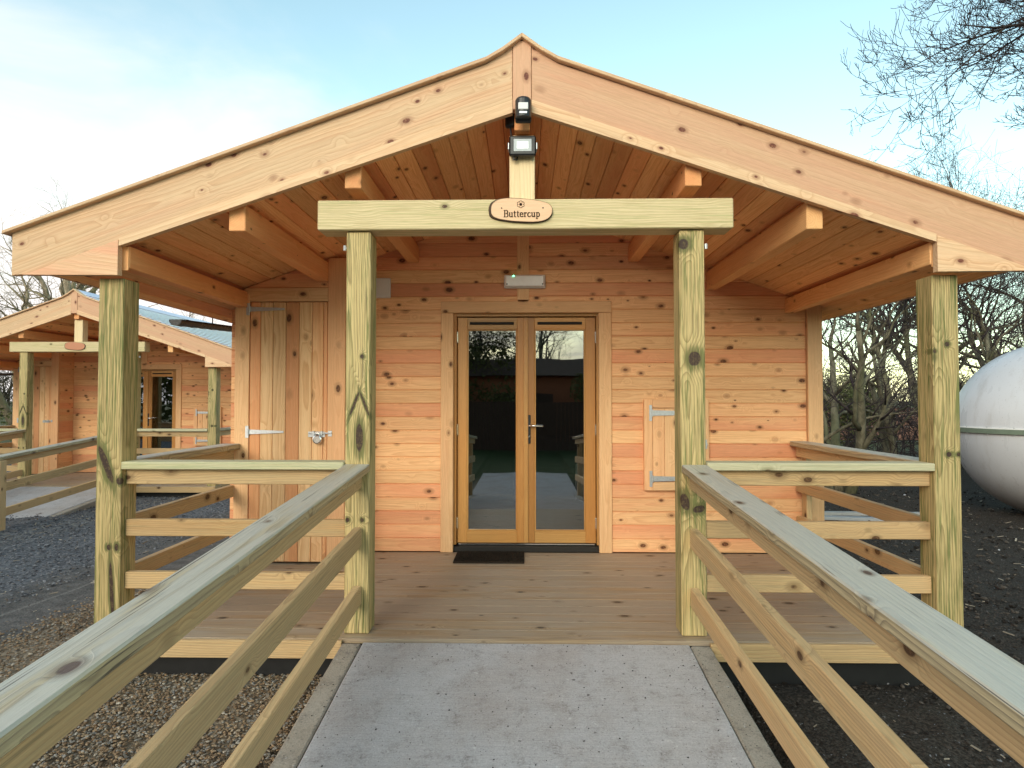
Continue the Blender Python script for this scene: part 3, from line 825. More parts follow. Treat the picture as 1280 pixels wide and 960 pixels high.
    post(XC-.075, XC+.075, 3.66, 3.80, 2.535, 2.93, 'king_post')
    hb = MB(); hb.box(-1.217, 1.21, 3.612, 3.772, 2.357, 2.532, 'x', .006, pith=(.03, .12)); part(hb, 'header_beam', 'header')
    # screws and eyes
    for px, s_ in ((-1.052, -1), (1.047, 1)):
        b = MB(); b.cyl((px, 3.70, 2.27), (px+s_*.03, 3.70, 2.27), .006, n=8); b.cyl((px+s_*.026, 3.70, 2.255), (px+s_*.026, 3.70, 2.285), .010, n=8); part(b, 'bolt', 'galv', pl_ if s_ < 0 else pr_)
    # --- deck
    dk = MB(); y = 3.575
    while y < WY-.01:
        y1 = min(y+.1445, WY+.04)
        x = -2.5
        dk.box(-2.5, 2.5, y+.0026, y1-.0026, -.028, 0.0, 'x', .0006)
        y += .145
    part(dk, 'deck', 'deck')
    for q in ((-2.5, -1.04, 3.548, 3.573, 'x'), (1.04, 2.5, 3.548, 3.573, 'x'), (-2.525, -2.502, 3.55, WY, 'y'), (2.502, 2.525, 3.55, WY, 'y')):
        rm = MB(); rm.box(q[0], q[1], q[2], q[3], -.105, -.006, q[4], .003); part(rm, 'rim_board', 'rail')
    mm = MB(); mm.box(-2.46, 2.46, 3.66, 3.68, -.45, -.03, 'x'); mm.box(-2.46, -2.44, 3.69, 11.5, -.45, -.03, 'y'); mm.box(2.44, 2.46, 3.69, 11.5, -.45, -.03, 'y'); part(mm, 'skirt_membrane', 'membrane')
    # --- double door
    tr = MB(); yt = WY-.02
    tr.box(-.755, -.642, yt, WY+.03, 0.002, 2.142, 'z', .004); tr.box(.662, .775, yt, WY+.03, 0.002, 2.142, 'z', .004)
    tr.box(-.755, .775, yt, WY+.03, 2.145, 2.246, 'x', .004)
    part(tr, 'door_surround', 'trim')
    fr_ = MB(); yd = WY+.07
    fr_.box(-.70, -.618, WY+.032, WY+.15, .06, 2.19, 'z', .002); fr_.box(.645, .72, WY+.032, WY+.15, .06, 2.19, 'z', .002); fr_.box(-.617, .644, WY+.032, WY+.15, 2.118, 2.19, 'x', .002)
    part(fr_, 'door_frame', 'oak')
    thr = MB(); thr.box(-.64, .66, WY+.012, WY+.15, .002, .048, 'x', .003); part(thr, 'threshold', 'rubber')
    tl = MB(); tl.box(-.60, .63, yd-.012, yd-.002, .056, .066, 'x', .001); part(tl, 'threshold_strip', 'chrome')
    def leaf(x0, x1, px0, px1, vent, hx, handle):
        b = MB(); z0, z1 = .070, 2.112; pz0, pz1 = .175, 2.005; t0, t1 = yd, yd+.055
        b.box(x0, px0, t0, t1, z0, z1, 'z', .003); b.box(px1, x1, t0, t1, z0, z1, 'z', .003)
        b.box(px0, px1, t0, t1, z0, pz0, 'x', .003); b.box(px0, px1, t0, t1, pz1, z1, 'x', .003)
        # glazing bead
        for q in ((px0, px0+.012, pz0, pz1, 'z'), (px1-.012, px1, pz0, pz1, 'z')): b.box(q[0], q[1], t0+.006, t0+.03, q[2], q[3], q[4], .003)
        for q in ((px0+.012, px1-.012, pz0, pz0+.012), (px0+.012, px1-.012, pz1-.012, pz1)): b.box(q[0], q[1], t0+.006, t0+.03, q[2], q[3], 'x', .003)
        lf = part(b, 'door_leaf', 'oak')
        gp = MB(); gp.box(px0+.010, px1-.010, t0+.026, t0+.030, pz0+.010, pz1-.010, 'x', .0005); part(gp, 'pane', 'glass', lf)
        v = MB(); v.box(vent[0], vent[1], t0-.012, t0+.002, 2.046, 2.070, 'x', .003)
        for k in range(3): v.box(vent[0]+.01, vent[1]-.01, t0-.014, t0-.010, 2.049+k*.007, 2.052+k*.007, 'x', .0005)
        part(v, 'trickle_vent', 'rubber', lf)
        for zz in (1.93, 1.09, .25):
            h = MB(); h.box(hx-.008, hx+.008, t0-.014, t0+.002, zz-.05, zz+.05, 'z', .002); h.cyl((hx, t0-.016, zz-.045), (hx, t0-.016, zz+.045), .007, n=8)
            part(h, 'hinge', 'chrome', lf)
        if handle:
            h = MB(); h.box(.028, .052, t0-.012, t0+.001, .965, 1.225, 'z', .003)
            part(h, 'handle_plate', 'black', lf)
            h = MB(); h.cyl((.040, t0-.01, 1.128), (.040, t0-.05, 1.128), .009, n=10); h.tube([(.040, t0-.05, 1.128), (.09, t0-.055, 1.128), (.165, t0-.048, 1.124)], [.010, .009, .007], 8)
            part(h, 'handle', 'chrome', lf, smooth=True)
            h = MB(); h.cyl((.040, t0-.012, 1.03), (.040, t0-.016, 1.03), .008, n=8); part(h, 'keyhole', 'chrome', lf)
    leaf(-.612, .008, -.525, -.070, (-.50, -.10), -.613, False)
    leaf(.012, .640, .088, .548, (.115, .52), .641, True)
    ms = MB(); ms.box(-.012, .030, yd-.014, yd-.001, .072, 2.11, 'z', .003); part(ms, 'meeting_stile', 'oak')
    # --- shutter hatch
    b = MB(); x0, x1, z0, z1 = 1.055, 1.625, .56, 1.365; fw = .075; ya = WY-.05
    b.box(x0, x0+fw, ya, WY+.005, z0, z1, 'z', .004); b.box(x1-fw, x1, ya, WY+.005, z0, z1, 'z', .004)
    b.box(x0+fw+.001, x1-fw-.001, ya+.001, WY+.005, z1-fw, z1, 'x', .004); b.box(x0+fw+.001, x1-fw-.001, ya+.001, WY+.005, z0, z0+fw, 'x', .004)
    hf = part(b, 'hatch_frame', 'trim')
    b = MB(); n = 4
    for k in range(n):
        a_ = x0+fw+.003+(x1-x0-2*fw-.006)*k/n; c_ = x0+fw+.003+(x1-x0-2*fw-.006)*(k+1)/n
        b.box(a_+.001, c_-.001, ya+.010, ya+.03, z0+fw+.004, z1-fw-.004, 'z', .004)
    hd2 = part(b, 'hatch_door', 'trim')
    for zz in (1.245, .665):
        b = MB(); b.box(x0+.045, x0+.070, ya-.005, ya-.0005, zz-.07, zz+.07, 'z', .001)
        b.prism([(x0+.076, zz-.024), (x0+.34, zz-.018), (x0+.34, zz+.018), (x0+.076, zz+.024)], ya-.003, ya+.002)
        b.cyl((x0+.073, ya-.008, zz-.03), (x0+.073, ya-.008, zz+.03), .006, n=8)
        part(b, 'hinge', 'galv', hd2)
    b = MB(); b.box(x1-.045, x1-.02, ya-.012, ya-.001, .93, 1.01, 'z', .002); b.cyl((x1-.032, ya-.03, .97), (x1-.032, ya-.01, .97), .012, n=10); part(b, 'latch', 'galv', hd2)
    return C

# --- railings -------------------------------------------------------------
RAILS = ((.861, .953), (.555, .655), (.246, .346))
def deck_rail(name, label, a_, b_, side, group, capoff=0.0, stub=False):
    """a_, b_: (x,y) ends on the rail centre line"""
    Rr = empty(name, (a_[0], a_[1], 0), label, 'railing', group); og = (a_[0], a_[1], 0)
    ax, bx = Vector((a_[0], a_[1], 0)), Vector((b_[0], b_[1], 0))
    d = (bx-ax).normalized(); n = Vector((0,0,1)).cross(d)
    c = MB(); c.beam(ax+n*capoff+Vector((0,0,.976)), bx+n*capoff+Vector((0,0,.976)), .145, .045, ch=.005, pith=(rnd.uniform(-.04, .04), .05)); c.build('handrail', M['cap'] if side else M['capfront'], Rr, og)
    for z0, z1 in RAILS:
        r_ = MB(); zc_ = (z0+z1)/2; r_.beam(ax+Vector((0,0,zc_)), bx+Vector((0,0,zc_)), .045, z1-z0-.002, ch=.004); r_.build('rail', M['rail'], Rr, og)
    if stub:
        r_ = MB(); q = bx - d*.05 + n*(.0); r_.box(q.x-.04, q.x+.03, q.y-.045, q.y+.045, .002, .952, 'z', .004) if False else r_.box(q.x+.024, q.x+.07, q.y-.05, q.y+.045, .002, .950, 'z', .004)
        r_.build('post', M['rail'], Rr, og)
    return Rr
M['capfront'] = wood('treated_cap', (.56, .50, .30), (.40, .34, .17), (.5, .4, .2), (.08, .035, .02), ring=118, contrast=.6, kscale=6, kthr=.09,
                 red_amt=.4, tone=.1, green=(.34, .37, .2), gamt=.5, weather=(.48, .46, .38), wamt=.4, cracks=.2, bump=.4)
SL = .0795
def ramp_rail(name, label, sx, group):
    y0, y1 = 3.638, -.55
    og = (sx*.975, 3.64, 0)
    Rr = empty(name, og, label, 'railing', group)
    def zt(y): return .986 - SL*(3.64-y)
    xc_ = sx*.978
    c = MB(); c.beam((xc_, y1, zt(y1)-.0225), (xc_, y0, zt(y0)-.0225), .146, .046, ch=.006, pith=(.05, .035) if sx < 0 else (-.055, .03)); c.build('handrail', M['cap'], Rr, og)
    xr = sx*.973
    for t0, t1 in ((.0465, .138), (.365, .478), (.703, .812)):
        r_ = MB(); m_ = (t0+t1)/2
        r_.beam((xr, y1+.06, zt(y1+.06)-m_), (xr, y0, zt(y0)-m_), .046, t1-t0, ch=.005); r_.build('rail', M['rail'], Rr, og)
    for yp in (.82, -.48):
        r_ = MB(); xo = sx*1.046; r_.box(xo-.048, xo+.048, yp-.05, yp+.05, -.52, zt(yp)-.050, 'z', .004); r_.build('post', M['rail'], Rr, og)
    return Rr

cabin = build_cabin()
g_r = 'porch and ramp railings'
rails = [
 deck_rail('porch_railing', 'three-bar treated timber railing across the porch front left of the ramp', (-2.363, 3.685), (-1.054, 3.685), False, g_r, 0.0),
 deck_rail('porch_railing', 'three-bar treated timber railing across the porch front right of the ramp', (1.049, 3.685), (2.338, 3.685), False, g_r, 0.0),
 deck_rail('porch_railing', 'porch side railing running from left corner post back to the cupboard', (-2.44, 3.772), (-2.44, 5.155), True, g_r),
 deck_rail('porch_railing', 'porch side railing between right corner post and the cabin wall', (2.41, 3.772), (2.41, 5.565), True, g_r, stub=True),
]
ramp_rails = [
 ramp_rail('ramp_railing', 'sloping timber railing on left side of near ramp with weathered grey handrail', -1, g_r),
 ramp_rail('ramp_railing', 'sloping timber railing on right side of near ramp with knotty weathered handrail', 1, g_r),
]

# --- ramp -----------------------------------------------------------------
def rz(y): return -.008 - .105*(3.57-y)
def build_ramp():
    og = (0, 3.55, 0)
    Rp = bpy.data.objects.new('ramp', None); COL.objects.link(Rp); Rp.location = og
    tag(Rp, 'brushed concrete access ramp rising to the near cabin porch', 'ramp', kind='structure')
    y0, y1, y2 = 3.545, -.45, -4.0
    # subdivided slab so the edge is slightly irregular
    b = MB(); n = 60; vs_ = []
    for k in range(n+1):
        y = y0+(y1-y0)*k/n
        j1 = mnoise.noise(Vector((y*3, 1, 0)))*.004; j2 = mnoise.noise(Vector((y*3, 9, 0)))*.004
        for x, z in ((-.918+j1, rz(y)-.2), (-.918+j1, rz(y)-.006), (-.911+j1, rz(y)), (.911+j2, rz(y)), (.918+j2, rz(y)-.006), (.918+j2, rz(y)-.2)):
            vs_.append((x, y, z))
    fs = [(k*6+j, k*6+j+1, (k+1)*6+j+1, (k+1)*6+j) for k in range(n) for j in range(5)] + [(5, 4, 3, 2, 1, 0)]
    b.add(vs_, fs, None, (.5,.5,.5)); b.build('slab', M['concrete'], Rp, og)
    for sx in (-1, 1):
        b = MB(); vs_ = []
        for k in range(n+1):
            y = y0-.005+(y1-y0)*k/n; j = mnoise.noise(Vector((y*4, 5+sx, 0)))*.006
            for x, z in ((.926, rz(y)-.25), (.926, rz(y)-.010), (.934, rz(y)-.004), (1.028+j, rz(y)-.004), (1.036+j, rz(y)-.012), (1.036+j, rz(y)-.3)):
                vs_.append((sx*x, y, z))
        fs = [(k*6+j, k*6+j+1, (k+1)*6+j+1, (k+1)*6+j) for k in range(n) for j in range(5)] + [(5, 4, 3, 2, 1, 0)]
        if sx < 0: fs = [f_[::-1] for f_ in fs]
        b.add(vs_, fs, None, (.5,.5,.5)); b.build('ramp_kerb', M['kerb'], Rp, og)
    b = MB(); b.box(-1.03, 1.03, y2, y1-.01, rz(y1)-.2, rz(y1)-.003, 'x'); b.build('landing', M['concrete'], Rp, og)
    return Rp
ramp = build_ramp()

def grit():
    rng = random.Random(15); mb = MB()
    for i in range(1500):
        x = rng.uniform(-.90, .90) if rng.random() < .7 else rng.choice((-1, 1))*rng.uniform(.80, 1.02)
        y = 3.54 - 2.4*rng.random()**1.4; r_ = .0012+.0045*rng.random()**4; z = rz(y)+r_*.3
        vs_ = [(x+r_*math.cos(t+i)*rng.uniform(.7, 1.2), y+r_*math.sin(t+i)*rng.uniform(.7, 1.2), z) for t in (0, 1.57, 3.14, 4.71)] + [(x, y, z+r_*.8)]
        mb.add(vs_, [(0, 1, 4), (1, 2, 4), (2, 3, 4), (3, 0, 4)], None, (rng.random()*.8, 0, 0))
    tag(mb.build('grit', M['clod']), 'dark grit and soil crumbs scattered on the near ramp', 'grit', kind='stuff')
grit()

# ------------------------------------------------------------------ the next cabin, copied with its railings and ramp
DX, DY, DZ = -7.90, 7.22, -.145
def shift(o, label=None, name=None):
    c = copy_tree(o); c.location = (o.location[0]+DX, o.location[1]+DY, o.location[2]+DZ)
    if label: c['label'] = label
    return c
cab2 = shift(cabin, 'neighbouring timber cabin seen past the left corner post, blue-grey ribbed roof')
shift(rails[0], 'front porch railing of the neighbouring cabin left of its ramp')
shift(rails[1], 'front porch railing of the neighbouring cabin below its window hatch')
shift(rails[2], 'side railing of the neighbouring cabin porch on its far left')
shift(rails[3], 'side railing of the neighbouring cabin porch on the side facing us')
shift(ramp_rails[0], 'sloping railing on the far side of the neighbouring ramp')
shift(ramp_rails[1], 'sloping railing on the near side of the neighbouring ramp')
r2 = shift(ramp, 'concrete ramp up to the neighbouring cabin')

# ------------------------------------------------------------------ small things on the cabin
def sign(loc, label, text=True, scale=1.0, tone='trim'):
    T = empty('name_sign', loc, label, 'sign', 'oval wooden name signs on porch beams')
    b = MB(); n = 40; pts = []
    for i in range(n):
        t = 2*math.pi*i/n; c_, s_ = math.cos(t), math.sin(t)
        sup = 2.5
        x = .163*math.copysign(abs(c_)**(2/sup), c_); z = .066*math.copysign(abs(s_)**(2/sup), s_)
        x *= 1.10; z *= 1.06; z += .012*(x/.163)*(1 if s_ > 0 else .4) * (-.6) + .004*math.sin(3*t+1); pts.append((x*scale+.004, z*scale))
    b.prism([(x, z) for x, z in pts], 0, .016, (1,0,0), pith=(.1, .03)); 
    o = b.build('plaque', M['signwood'], T); md = o.modifiers.new('b', 'BEVEL'); md.width = .003; md.limit_method = 'ANGLE'
    b = MB()
    # bark rim left on the live edge, thicker at the left end
    vs_ = []
    for i, (x, z) in enumerate(pts):
        t = 2*math.pi*i/n
        k = max(0, -math.cos(t))**1.6*.014 + max(0, -math.sin(t))*.005 + .0012
        k *= (1+.3*mnoise.noise(Vector((x*60, z*60, 0))))
        ln = math.hypot(x, z)
        nx_, nz_ = x/ln, z/ln
        if abs(x) < .1: nx_ *= .3
        vs_ += [(x*.995, -.0015, z*.995), (x+nx_*k*.6, .003, z+nz_*k*.6), (x+nx_*k, .0155, z+nz_*k)]
    fs = [(3*i+j, 3*((i+1) % n)+j, 3*((i+1) % n)+j+1, 3*i+j+1) for i in range(n) for j in range(2)]
    b.add(vs_, [f_[::-1] for f_ in fs], None, (.5,.5,.5)); b.build('bark_edge', M['bark_plate'], T)
    if text:
        b = MB()
        def stroke(pl, w0, w1=None):
            w1 = w1 or w0
            for k in range(len(pl)-1):
                p_, q_ = Vector((pl[k][0], 0, pl[k][1])), Vector((pl[k+1][0], 0, pl[k+1][1]))
                d_ = (q_-p_)
                if d_.length < 1e-6: continue
                d_.normalize(); nn = Vector((-d_.z, 0, d_.x))
                e_ = d_*w0*.25; wq = abs(d_.z)*w0 + (1-abs(d_.z))*w1   # verticals thick, horizontals thin
                v_ = [p_-nn*wq/2-e_, q_-nn*wq/2+e_, q_+nn*wq/2+e_, p_+nn*wq/2-e_]
                yy = -.0016
                vv = [Vector((a_.x, yy, a_.z)) for a_ in v_] + [Vector((a_.x, yy+.0012, a_.z)) for a_ in v_]
                b.add(vv, [(0,1,2,3), (7,6,5,4), (0,4,5,1), (1,5,6,2), (2,6,7,3), (3,7,4,0)], None, (.5,.5,.5))
        def arc(cx_, cz_, rx, rz_, t0, t1, n_=9): return [(cx_+rx*math.cos(R(t0+(t1-t0)*i/n_)), cz_+rz_*math.sin(R(t0+(t1-t0)*i/n_))) for i in range(n_+1)]
        TH, TN = .0062, .0030
        gl = {
         'B': (.66, [[(.12,0),(.12,1)], [(0,1),(.12,1)]+[(.35,1)]+arc(.35,.76,.18,.24,90,-90), [(.12,.52),(.35,.52)]+arc(.35,.26,.23,.26,90,-90)+[(0,0)]]),
         'u': (.60, [[(0,.64),(.1,.64),(.1,.2)]+arc(.26,.18,.16,.18,180,290), [(.32,.64),(.44,.64),(.44,0),(.56,0)], [(.3,.01),(.44,.12)]]),
         't': (.38, [[(.14,.86),(.14,.15)]+arc(.26,.14,.12,.14,180,300), [(0,.64),(.32,.64)]]),
         'e': (.50, [[(.03,.36),(.44,.36)]+arc(.23,.32,.21,.32,10,180)+arc(.25,.32,.23,.32,180,325)]),
         'r': (.44, [[(0,.64),(.12,.64),(.12,0)], [(0,0),(.26,0)], [(.12,.42),(.2,.58),(.3,.64),(.38,.58)]]),
         'c': (.48, [arc(.25,.32,.22,.32,50,325)]),
         'p': (.60, [[(0,.64),(.12,.64),(.12,-.30)], [(0,-.3),(.26,-.3)], arc(.28,.32,.2,.32,140,-140)]),
        }
        word = 'Buttercup'; Wt = sum(gl[ch][0] for ch in word) + .07*len(word); hgt = .0390; x = -Wt*hgt*1.04/2 + .008; 
        for ch in word:
            adv, st = gl[ch]
            for s_ in st: stroke([(x+p_[0]*hgt*1.04, -.040+p_[1]*hgt) for p_ in s_], TH, TN)
            x += (adv+.07)*hgt*1.04
        # flower emblem: six scalloped petals round a dark heart
        cz0 = .033; cx0 = -.001
        for k in range(6):
            t = R(60*k+30); stroke(arc(cx0+.0135*math.cos(t), cz0+.0125*math.sin(t), .0085, .0085, 60*k+30-95, 60*k+30+95, 8), .0024, .0024)
        dv = [Vector((cx0+.0085*math.cos(6.2832*i/14), -.0018, cz0+.0085*math.sin(6.2832*i/14))) for i in range(14)]
        b.add(dv, [tuple(range(14))], None, (.5,.5,.5))
        b.build('lettering', M['ink'], T)
        s2 = MB()
        for sx_ in (-.112, .128): s2.cyl((sx_, -.003, .012), (sx_, .0, .012), .004, n=8)
        s2.build('screw', M['rubber'], T)
    return T
M['signwood'] = wood('sign_slice', (.80, .52, .33), (.72, .42, .24), (.75, .42, .26), KN, ring=60, contrast=.25, kscale=3, kthr=.02, red_amt=.3, tone=.05)
sign((-.022, 3.594, 2.462), 'oval wooden name sign lettered Buttercup with flower emblem on near header beam')
M['redsign'] = wood('red_sign_slice', (.55, .24, .14), (.5, .2, .1), (.5, .2, .1), KN, ring=60, contrast=.3, tone=.05)
s2_ = sign((-.03+DX, 3.594+DY, 2.455+DZ), 'small oval reddish wooden sign on header beam of neighbouring cabin', False)
for ch in s2_.children:
    if ch.name.startswith('plaque'): ch.data.materials[0] = M['redsign']

# motion sensor on the ridge beam end
T = empty('motion_sensor', (-.012, 3.60, 3.045), 'black motion sensor with white lens on the gable ridge beam end', 'sensor')
b = MB(); b.box(-.045, .045, -.03, 0, -.055, .05, 'z', .01); b.cyl((0, -.045, -.045), (0, -.045, .055), .046, n=20)
b.lathe([(.046, .055), (.040, .066), (.022, .072), (.0005, .073)], (0, -.045, 0), 'z', 20); o = b.build('body', M['black'], T)
b = MB(); b.box(-.028, .028, -.093, -.080, -.012, .028, 'x', .006); b.build('lens', M['white'], T)
b = MB()
b.box(-.022, .022, -.0945, -.085, -.036, -.024, 'x', .001); b.build('dial', M['galv'], T)
T.location = (-.008, 3.545+.0, 3.0)
T = empty('junction_box', (-.085, 3.66, 3.03), 'small black cable junction box beside the motion sensor', 'cable box')
b = MB(); b.box(-.03, .025, -.02, .02, -.055, .055, 'z', .008); b.build('box', M['black'], T)
b = MB(); b.tube([(0, 0, -.05), (.005, -.005, -.10), (.01, -.02, -.16), (.03, -.03, -.20)], [.006]*4, 6)
b.build('cable', M['black'], T)
# floodlight
T = empty('floodlight', (-.012, 3.645, 2.845), 'square black LED floodlight fixed to king post under the gable', 'floodlight')
b = MB(); b.box(-.078, .078, -.045, -.008, -.058, .058, 'x', .008)
for k in range(9): b.box(-.07+.0175*k-.002, -.07+.0175*k+.002, -.008, .006, -.05, .05, 'z', .001)
b.build('housing', M['black'], T)
b = MB(); b.box(-.052, .052, -.0475, -.044, -.036, .036, 'x', .004); b.build('glass', M['lens'], T)
b = MB(); b.box(-.034, .034, -.0490, -.0476, -.022, .022, 'x', .002); b.build('reflector', M['galv'], T)
b = MB(); b.box(-.086, -.079, -.035, .01, -.02, .02, 'z', .002); b.box(.079, .086, -.035, .01, -.02, .02, 'z', .002); b.box(-.086, .086, .006, .012, -.02, .02, 'x', .002); b.build('bracket', M['galv'], T)
b = MB(); b.tube([(-.05, -.02, -.058), (-.052, -.02, -.075), (-.035, -.01, -.075), (-.03, 0, -.05)], [.005]*4, 6); b.build('cable', M['black'], T)
# emergency bulkhead
T = empty('bulkhead_light', (0, WY-.012, 2.421), 'white rectangular emergency bulkhead light with green indicator above the doors', 'light')
b = MB(); b.box(-.185, .185, -.03, 0, -.060, .060, 'x', .008); b.build('base', M['white'], T)
b = MB(); b.box(-.172, .172, -.065, -.03, -.050, .050, 'x', .014)
b.build('diffuser', M['diffuser'], T)
for sx in (-1, 1):
    b = MB(); b.cyl((sx*.158, -.068, -.030), (sx*.158, -.06, -.030), .006, n=8); b.build('screw', M['rubber'], T)
b = MB(); b.cyl((-.10, -.070, .043), (-.10, -.062, .043), .006, n=10); b.build('indicator', M['led'], T)
# vent plate
T = empty('wall_box', (-1.285, WY, 2.37), 'small white plastic box high on the wall beside left ramp post', 'wall box')
b = MB(); b.box(-.075, .075, -.03, 0, -.09, .09, 'z', .006); b.build('box', M['white'], T)
b = MB(); b.box(-.06, .06, -.034, -.03, -.07, .07, 'z', .003); b.build('cover', M['white'], T)
# padlock
T = empty('padlock', (-1.715, 5.135, 1.035), 'round steel disc padlock hanging on the cupboard door bolt', 'padlock')
b = MB(); b.lathe([(.0005, -.017), (.028, -.017), (.037, -.012), (.040, 0), (.037, .012), (.0005, .012)], (0, 0, 0), 'y', 24); b.build('body', M['chrome'], T, smooth=False)
b = MB(); b.tube([(.018*math.cos(R(t)), 0, .036+.016*math.sin(R(t))) for t in range(-30, 211, 30)], [.005]*9, 8); b.build('shackle', M['chrome'], T, smooth=True)
# door mat
b = MB(); b.box(-.60, -.005, 5.215, 5.575, .002, .016, 'x', .004)
rr = random.Random(3)
vs_m = MB()
for i in range(5200):
    x = rr.uniform(-.595, -.01); y = rr.uniform(5.22, 5.57); h = rr.uniform(.006, .012); a_ = rr.random()*6.28
    dx, dy = .003*math.cos(a_), .003*math.sin(a_)
    b.add([(x-dx, y-dy, .014), (x+dx, y+dy, .014), (x+rr.uniform(-.004, .004), y+rr.uniform(-.004, .004), .016+h)], [(0, 1, 2)], None, (.5,.5,.5))
tag(b.build('doormat', M['mat'], loc=(0,0,0)), 'dark coir doormat in front of the left glass door', 'doormat')

# things inside, seen dimly through the glass
T = empty('sofa', (.75, 7.9, .045), 'blue grey sofa inside near cabin seen dimly through right door pane', 'sofa')
b = MB(); b.box(-.8, .8, -.4, .4, .12, .42, 'x', .05); b.build('seat', M['cushion'], T)
b = MB(); b.box(-.8, .8, .25, .42, .42, .85, 'x', .06); b.build('backrest', M['cushion'], T)
for sx in (-1, 1):
    b = MB(); b.box(sx*.8-.09, sx*.8+.09, -.4, .42, .1, .6, 'y', .05); b.build('armrest', M['cushion'], T)
T = empty('towel', (.50, 5.95, .55), 'white towel hanging inside behind the right door pane', 'towel')
b = MB(); vs_ = []
for j in range(9):
    for i in range(9):
        x = i/8*.13*(1-.25*j/8); vs_.append((x-.02, .012*math.sin(i*1.7+j*.3), .20-j/8*.34+.01*math.sin(i)))
b.add(vs_, [(j*9+i, j*9+i+1, (j+1)*9+i+1, (j+1)*9+i) for j in range(8) for i in range(8)], None, (.5,.5,.5))
o = b.build('cloth', M['white'], T, smooth=True); md = o.modifiers.new('s', 'SOLIDIFY'); md.thickness = .006
for i, (x, z, lb) in enumerate(((-7.52, 1.03, 'left white mug on counter inside neighbouring cabin glass door'), (-7.36, 1.03, 'middle white mug on counter inside neighbouring cabin glass door'), (-7.22, 1.03, 'right white mug on counter inside neighbouring cabin glass door'))):
    T = empty('mug', (x, 13.35, z-.12), lb, 'mug', 'mugs on the inside counter')
    b = MB(); b.lathe([(.0005, 0), (.055, 0), (.062, .05), (.05, .14), (.045, .14), (.045, .02), (.0005, .02)], (0,0,0), 'z', 14); b.build('cup', M['white'], T, smooth=True)
    b = MB(); b.tube([(.055, 0, .11), (.09, 0, .1), (.09, 0, .05), (.057, 0, .03)], [.007]*4, 6); b.build('handle', M['white'], T)
T = empty('counter', (-7.3, 13.4, -.12), 'dim kitchen counter under the mugs in neighbouring cabin', 'counter')
b = MB(); b.box(-.5, .5, -.2, .3, 0, .98, 'x', .01); b.build('cabinet', M['dark'], T)
b = MB(); b.box(-.52, .52, -.23, .32, .982, 1.01, 'x', .005); b.build('worktop', M['galv'], T)

# ------------------------------------------------------------------ storage tank
TX, TY, TR = 7.75, 9.25, 1.28
T = empty('storage_tank', (TX, TY, -.34), 'large white onion-shaped moulded tank with green seam resting on dark soil', 'tank')
cz = 1.265
def tprof(t0, t1, n):
    q = []
    for i in range(n+1):
        t = R(t0+(t1-t0)*i/n); r_ = TR*math.cos(t); h = TR*math.sin(t)
        if t > 0: h *= 1.0
        q.append((max(r_, .001), cz+h))
    return q
low_p = tprof(-90, -1.2, 26)
b = MB(); b.lathe(low_p, (0,0,0), 'z', 72); b.build('lower_shell', M['tank'], T, smooth=True)
up_p = [p_ for p_ in tprof(1.2, 77, 26)]
nr, nh = up_p[-1]
up_p += [(nr*.98, nh+.03), (nr*.96, nh+.25), (nr*1.08, nh+.26), (nr*1.08, nh+.31), (.001, nh+.33)]
b = MB(); b.lathe(up_p, (0,0,0), 'z', 72); b.build('upper_shell', M['tank'], T, smooth=True)
b = MB(); b.lathe([(TR-.02, cz-.035), (TR+.035, cz-.035), (TR+.035, cz+.030), (TR-.02, cz+.030)], (0,0,0), 'z', 72); b.build('seam_flange', M['seam'], T)
b = MB(); b.lathe([(TR-.02, cz+.031), (TR+.028, cz+.031), (TR+.025, cz+.046), (TR-.02, cz+.05)], (0,0,0), 'z', 72); b.build('seam_lip', M['white'], T)
b = MB()
for k in range(24):
    t = 6.2832*k/24; x, y = (TR+.018)*math.cos(t), (TR+.018)*math.sin(t); b.cyl((x, y, cz-.05), (x, y, cz+.06), .009, n=6)
b.build('seam_bolts', M['galv'], T)

# planks lying by the right side of the porch
for x0, y0, x1, y1, lb in ((4.2, 9.0, 5.7, 8.8, 'long pale grey plank lying on soil behind the right side railing, nearest'), (4.3, 9.35, 5.9, 9.3, 'long pale grey plank lying on soil behind the right side railing, farther')):
    b = MB(); b.beam((x0, y0, -.31), (x1, y1, -.31), .12, .045); tag(b.build('timber_plank', M['plank'], loc=(0,0,0)), lb, 'plank', 'planks on the soil')

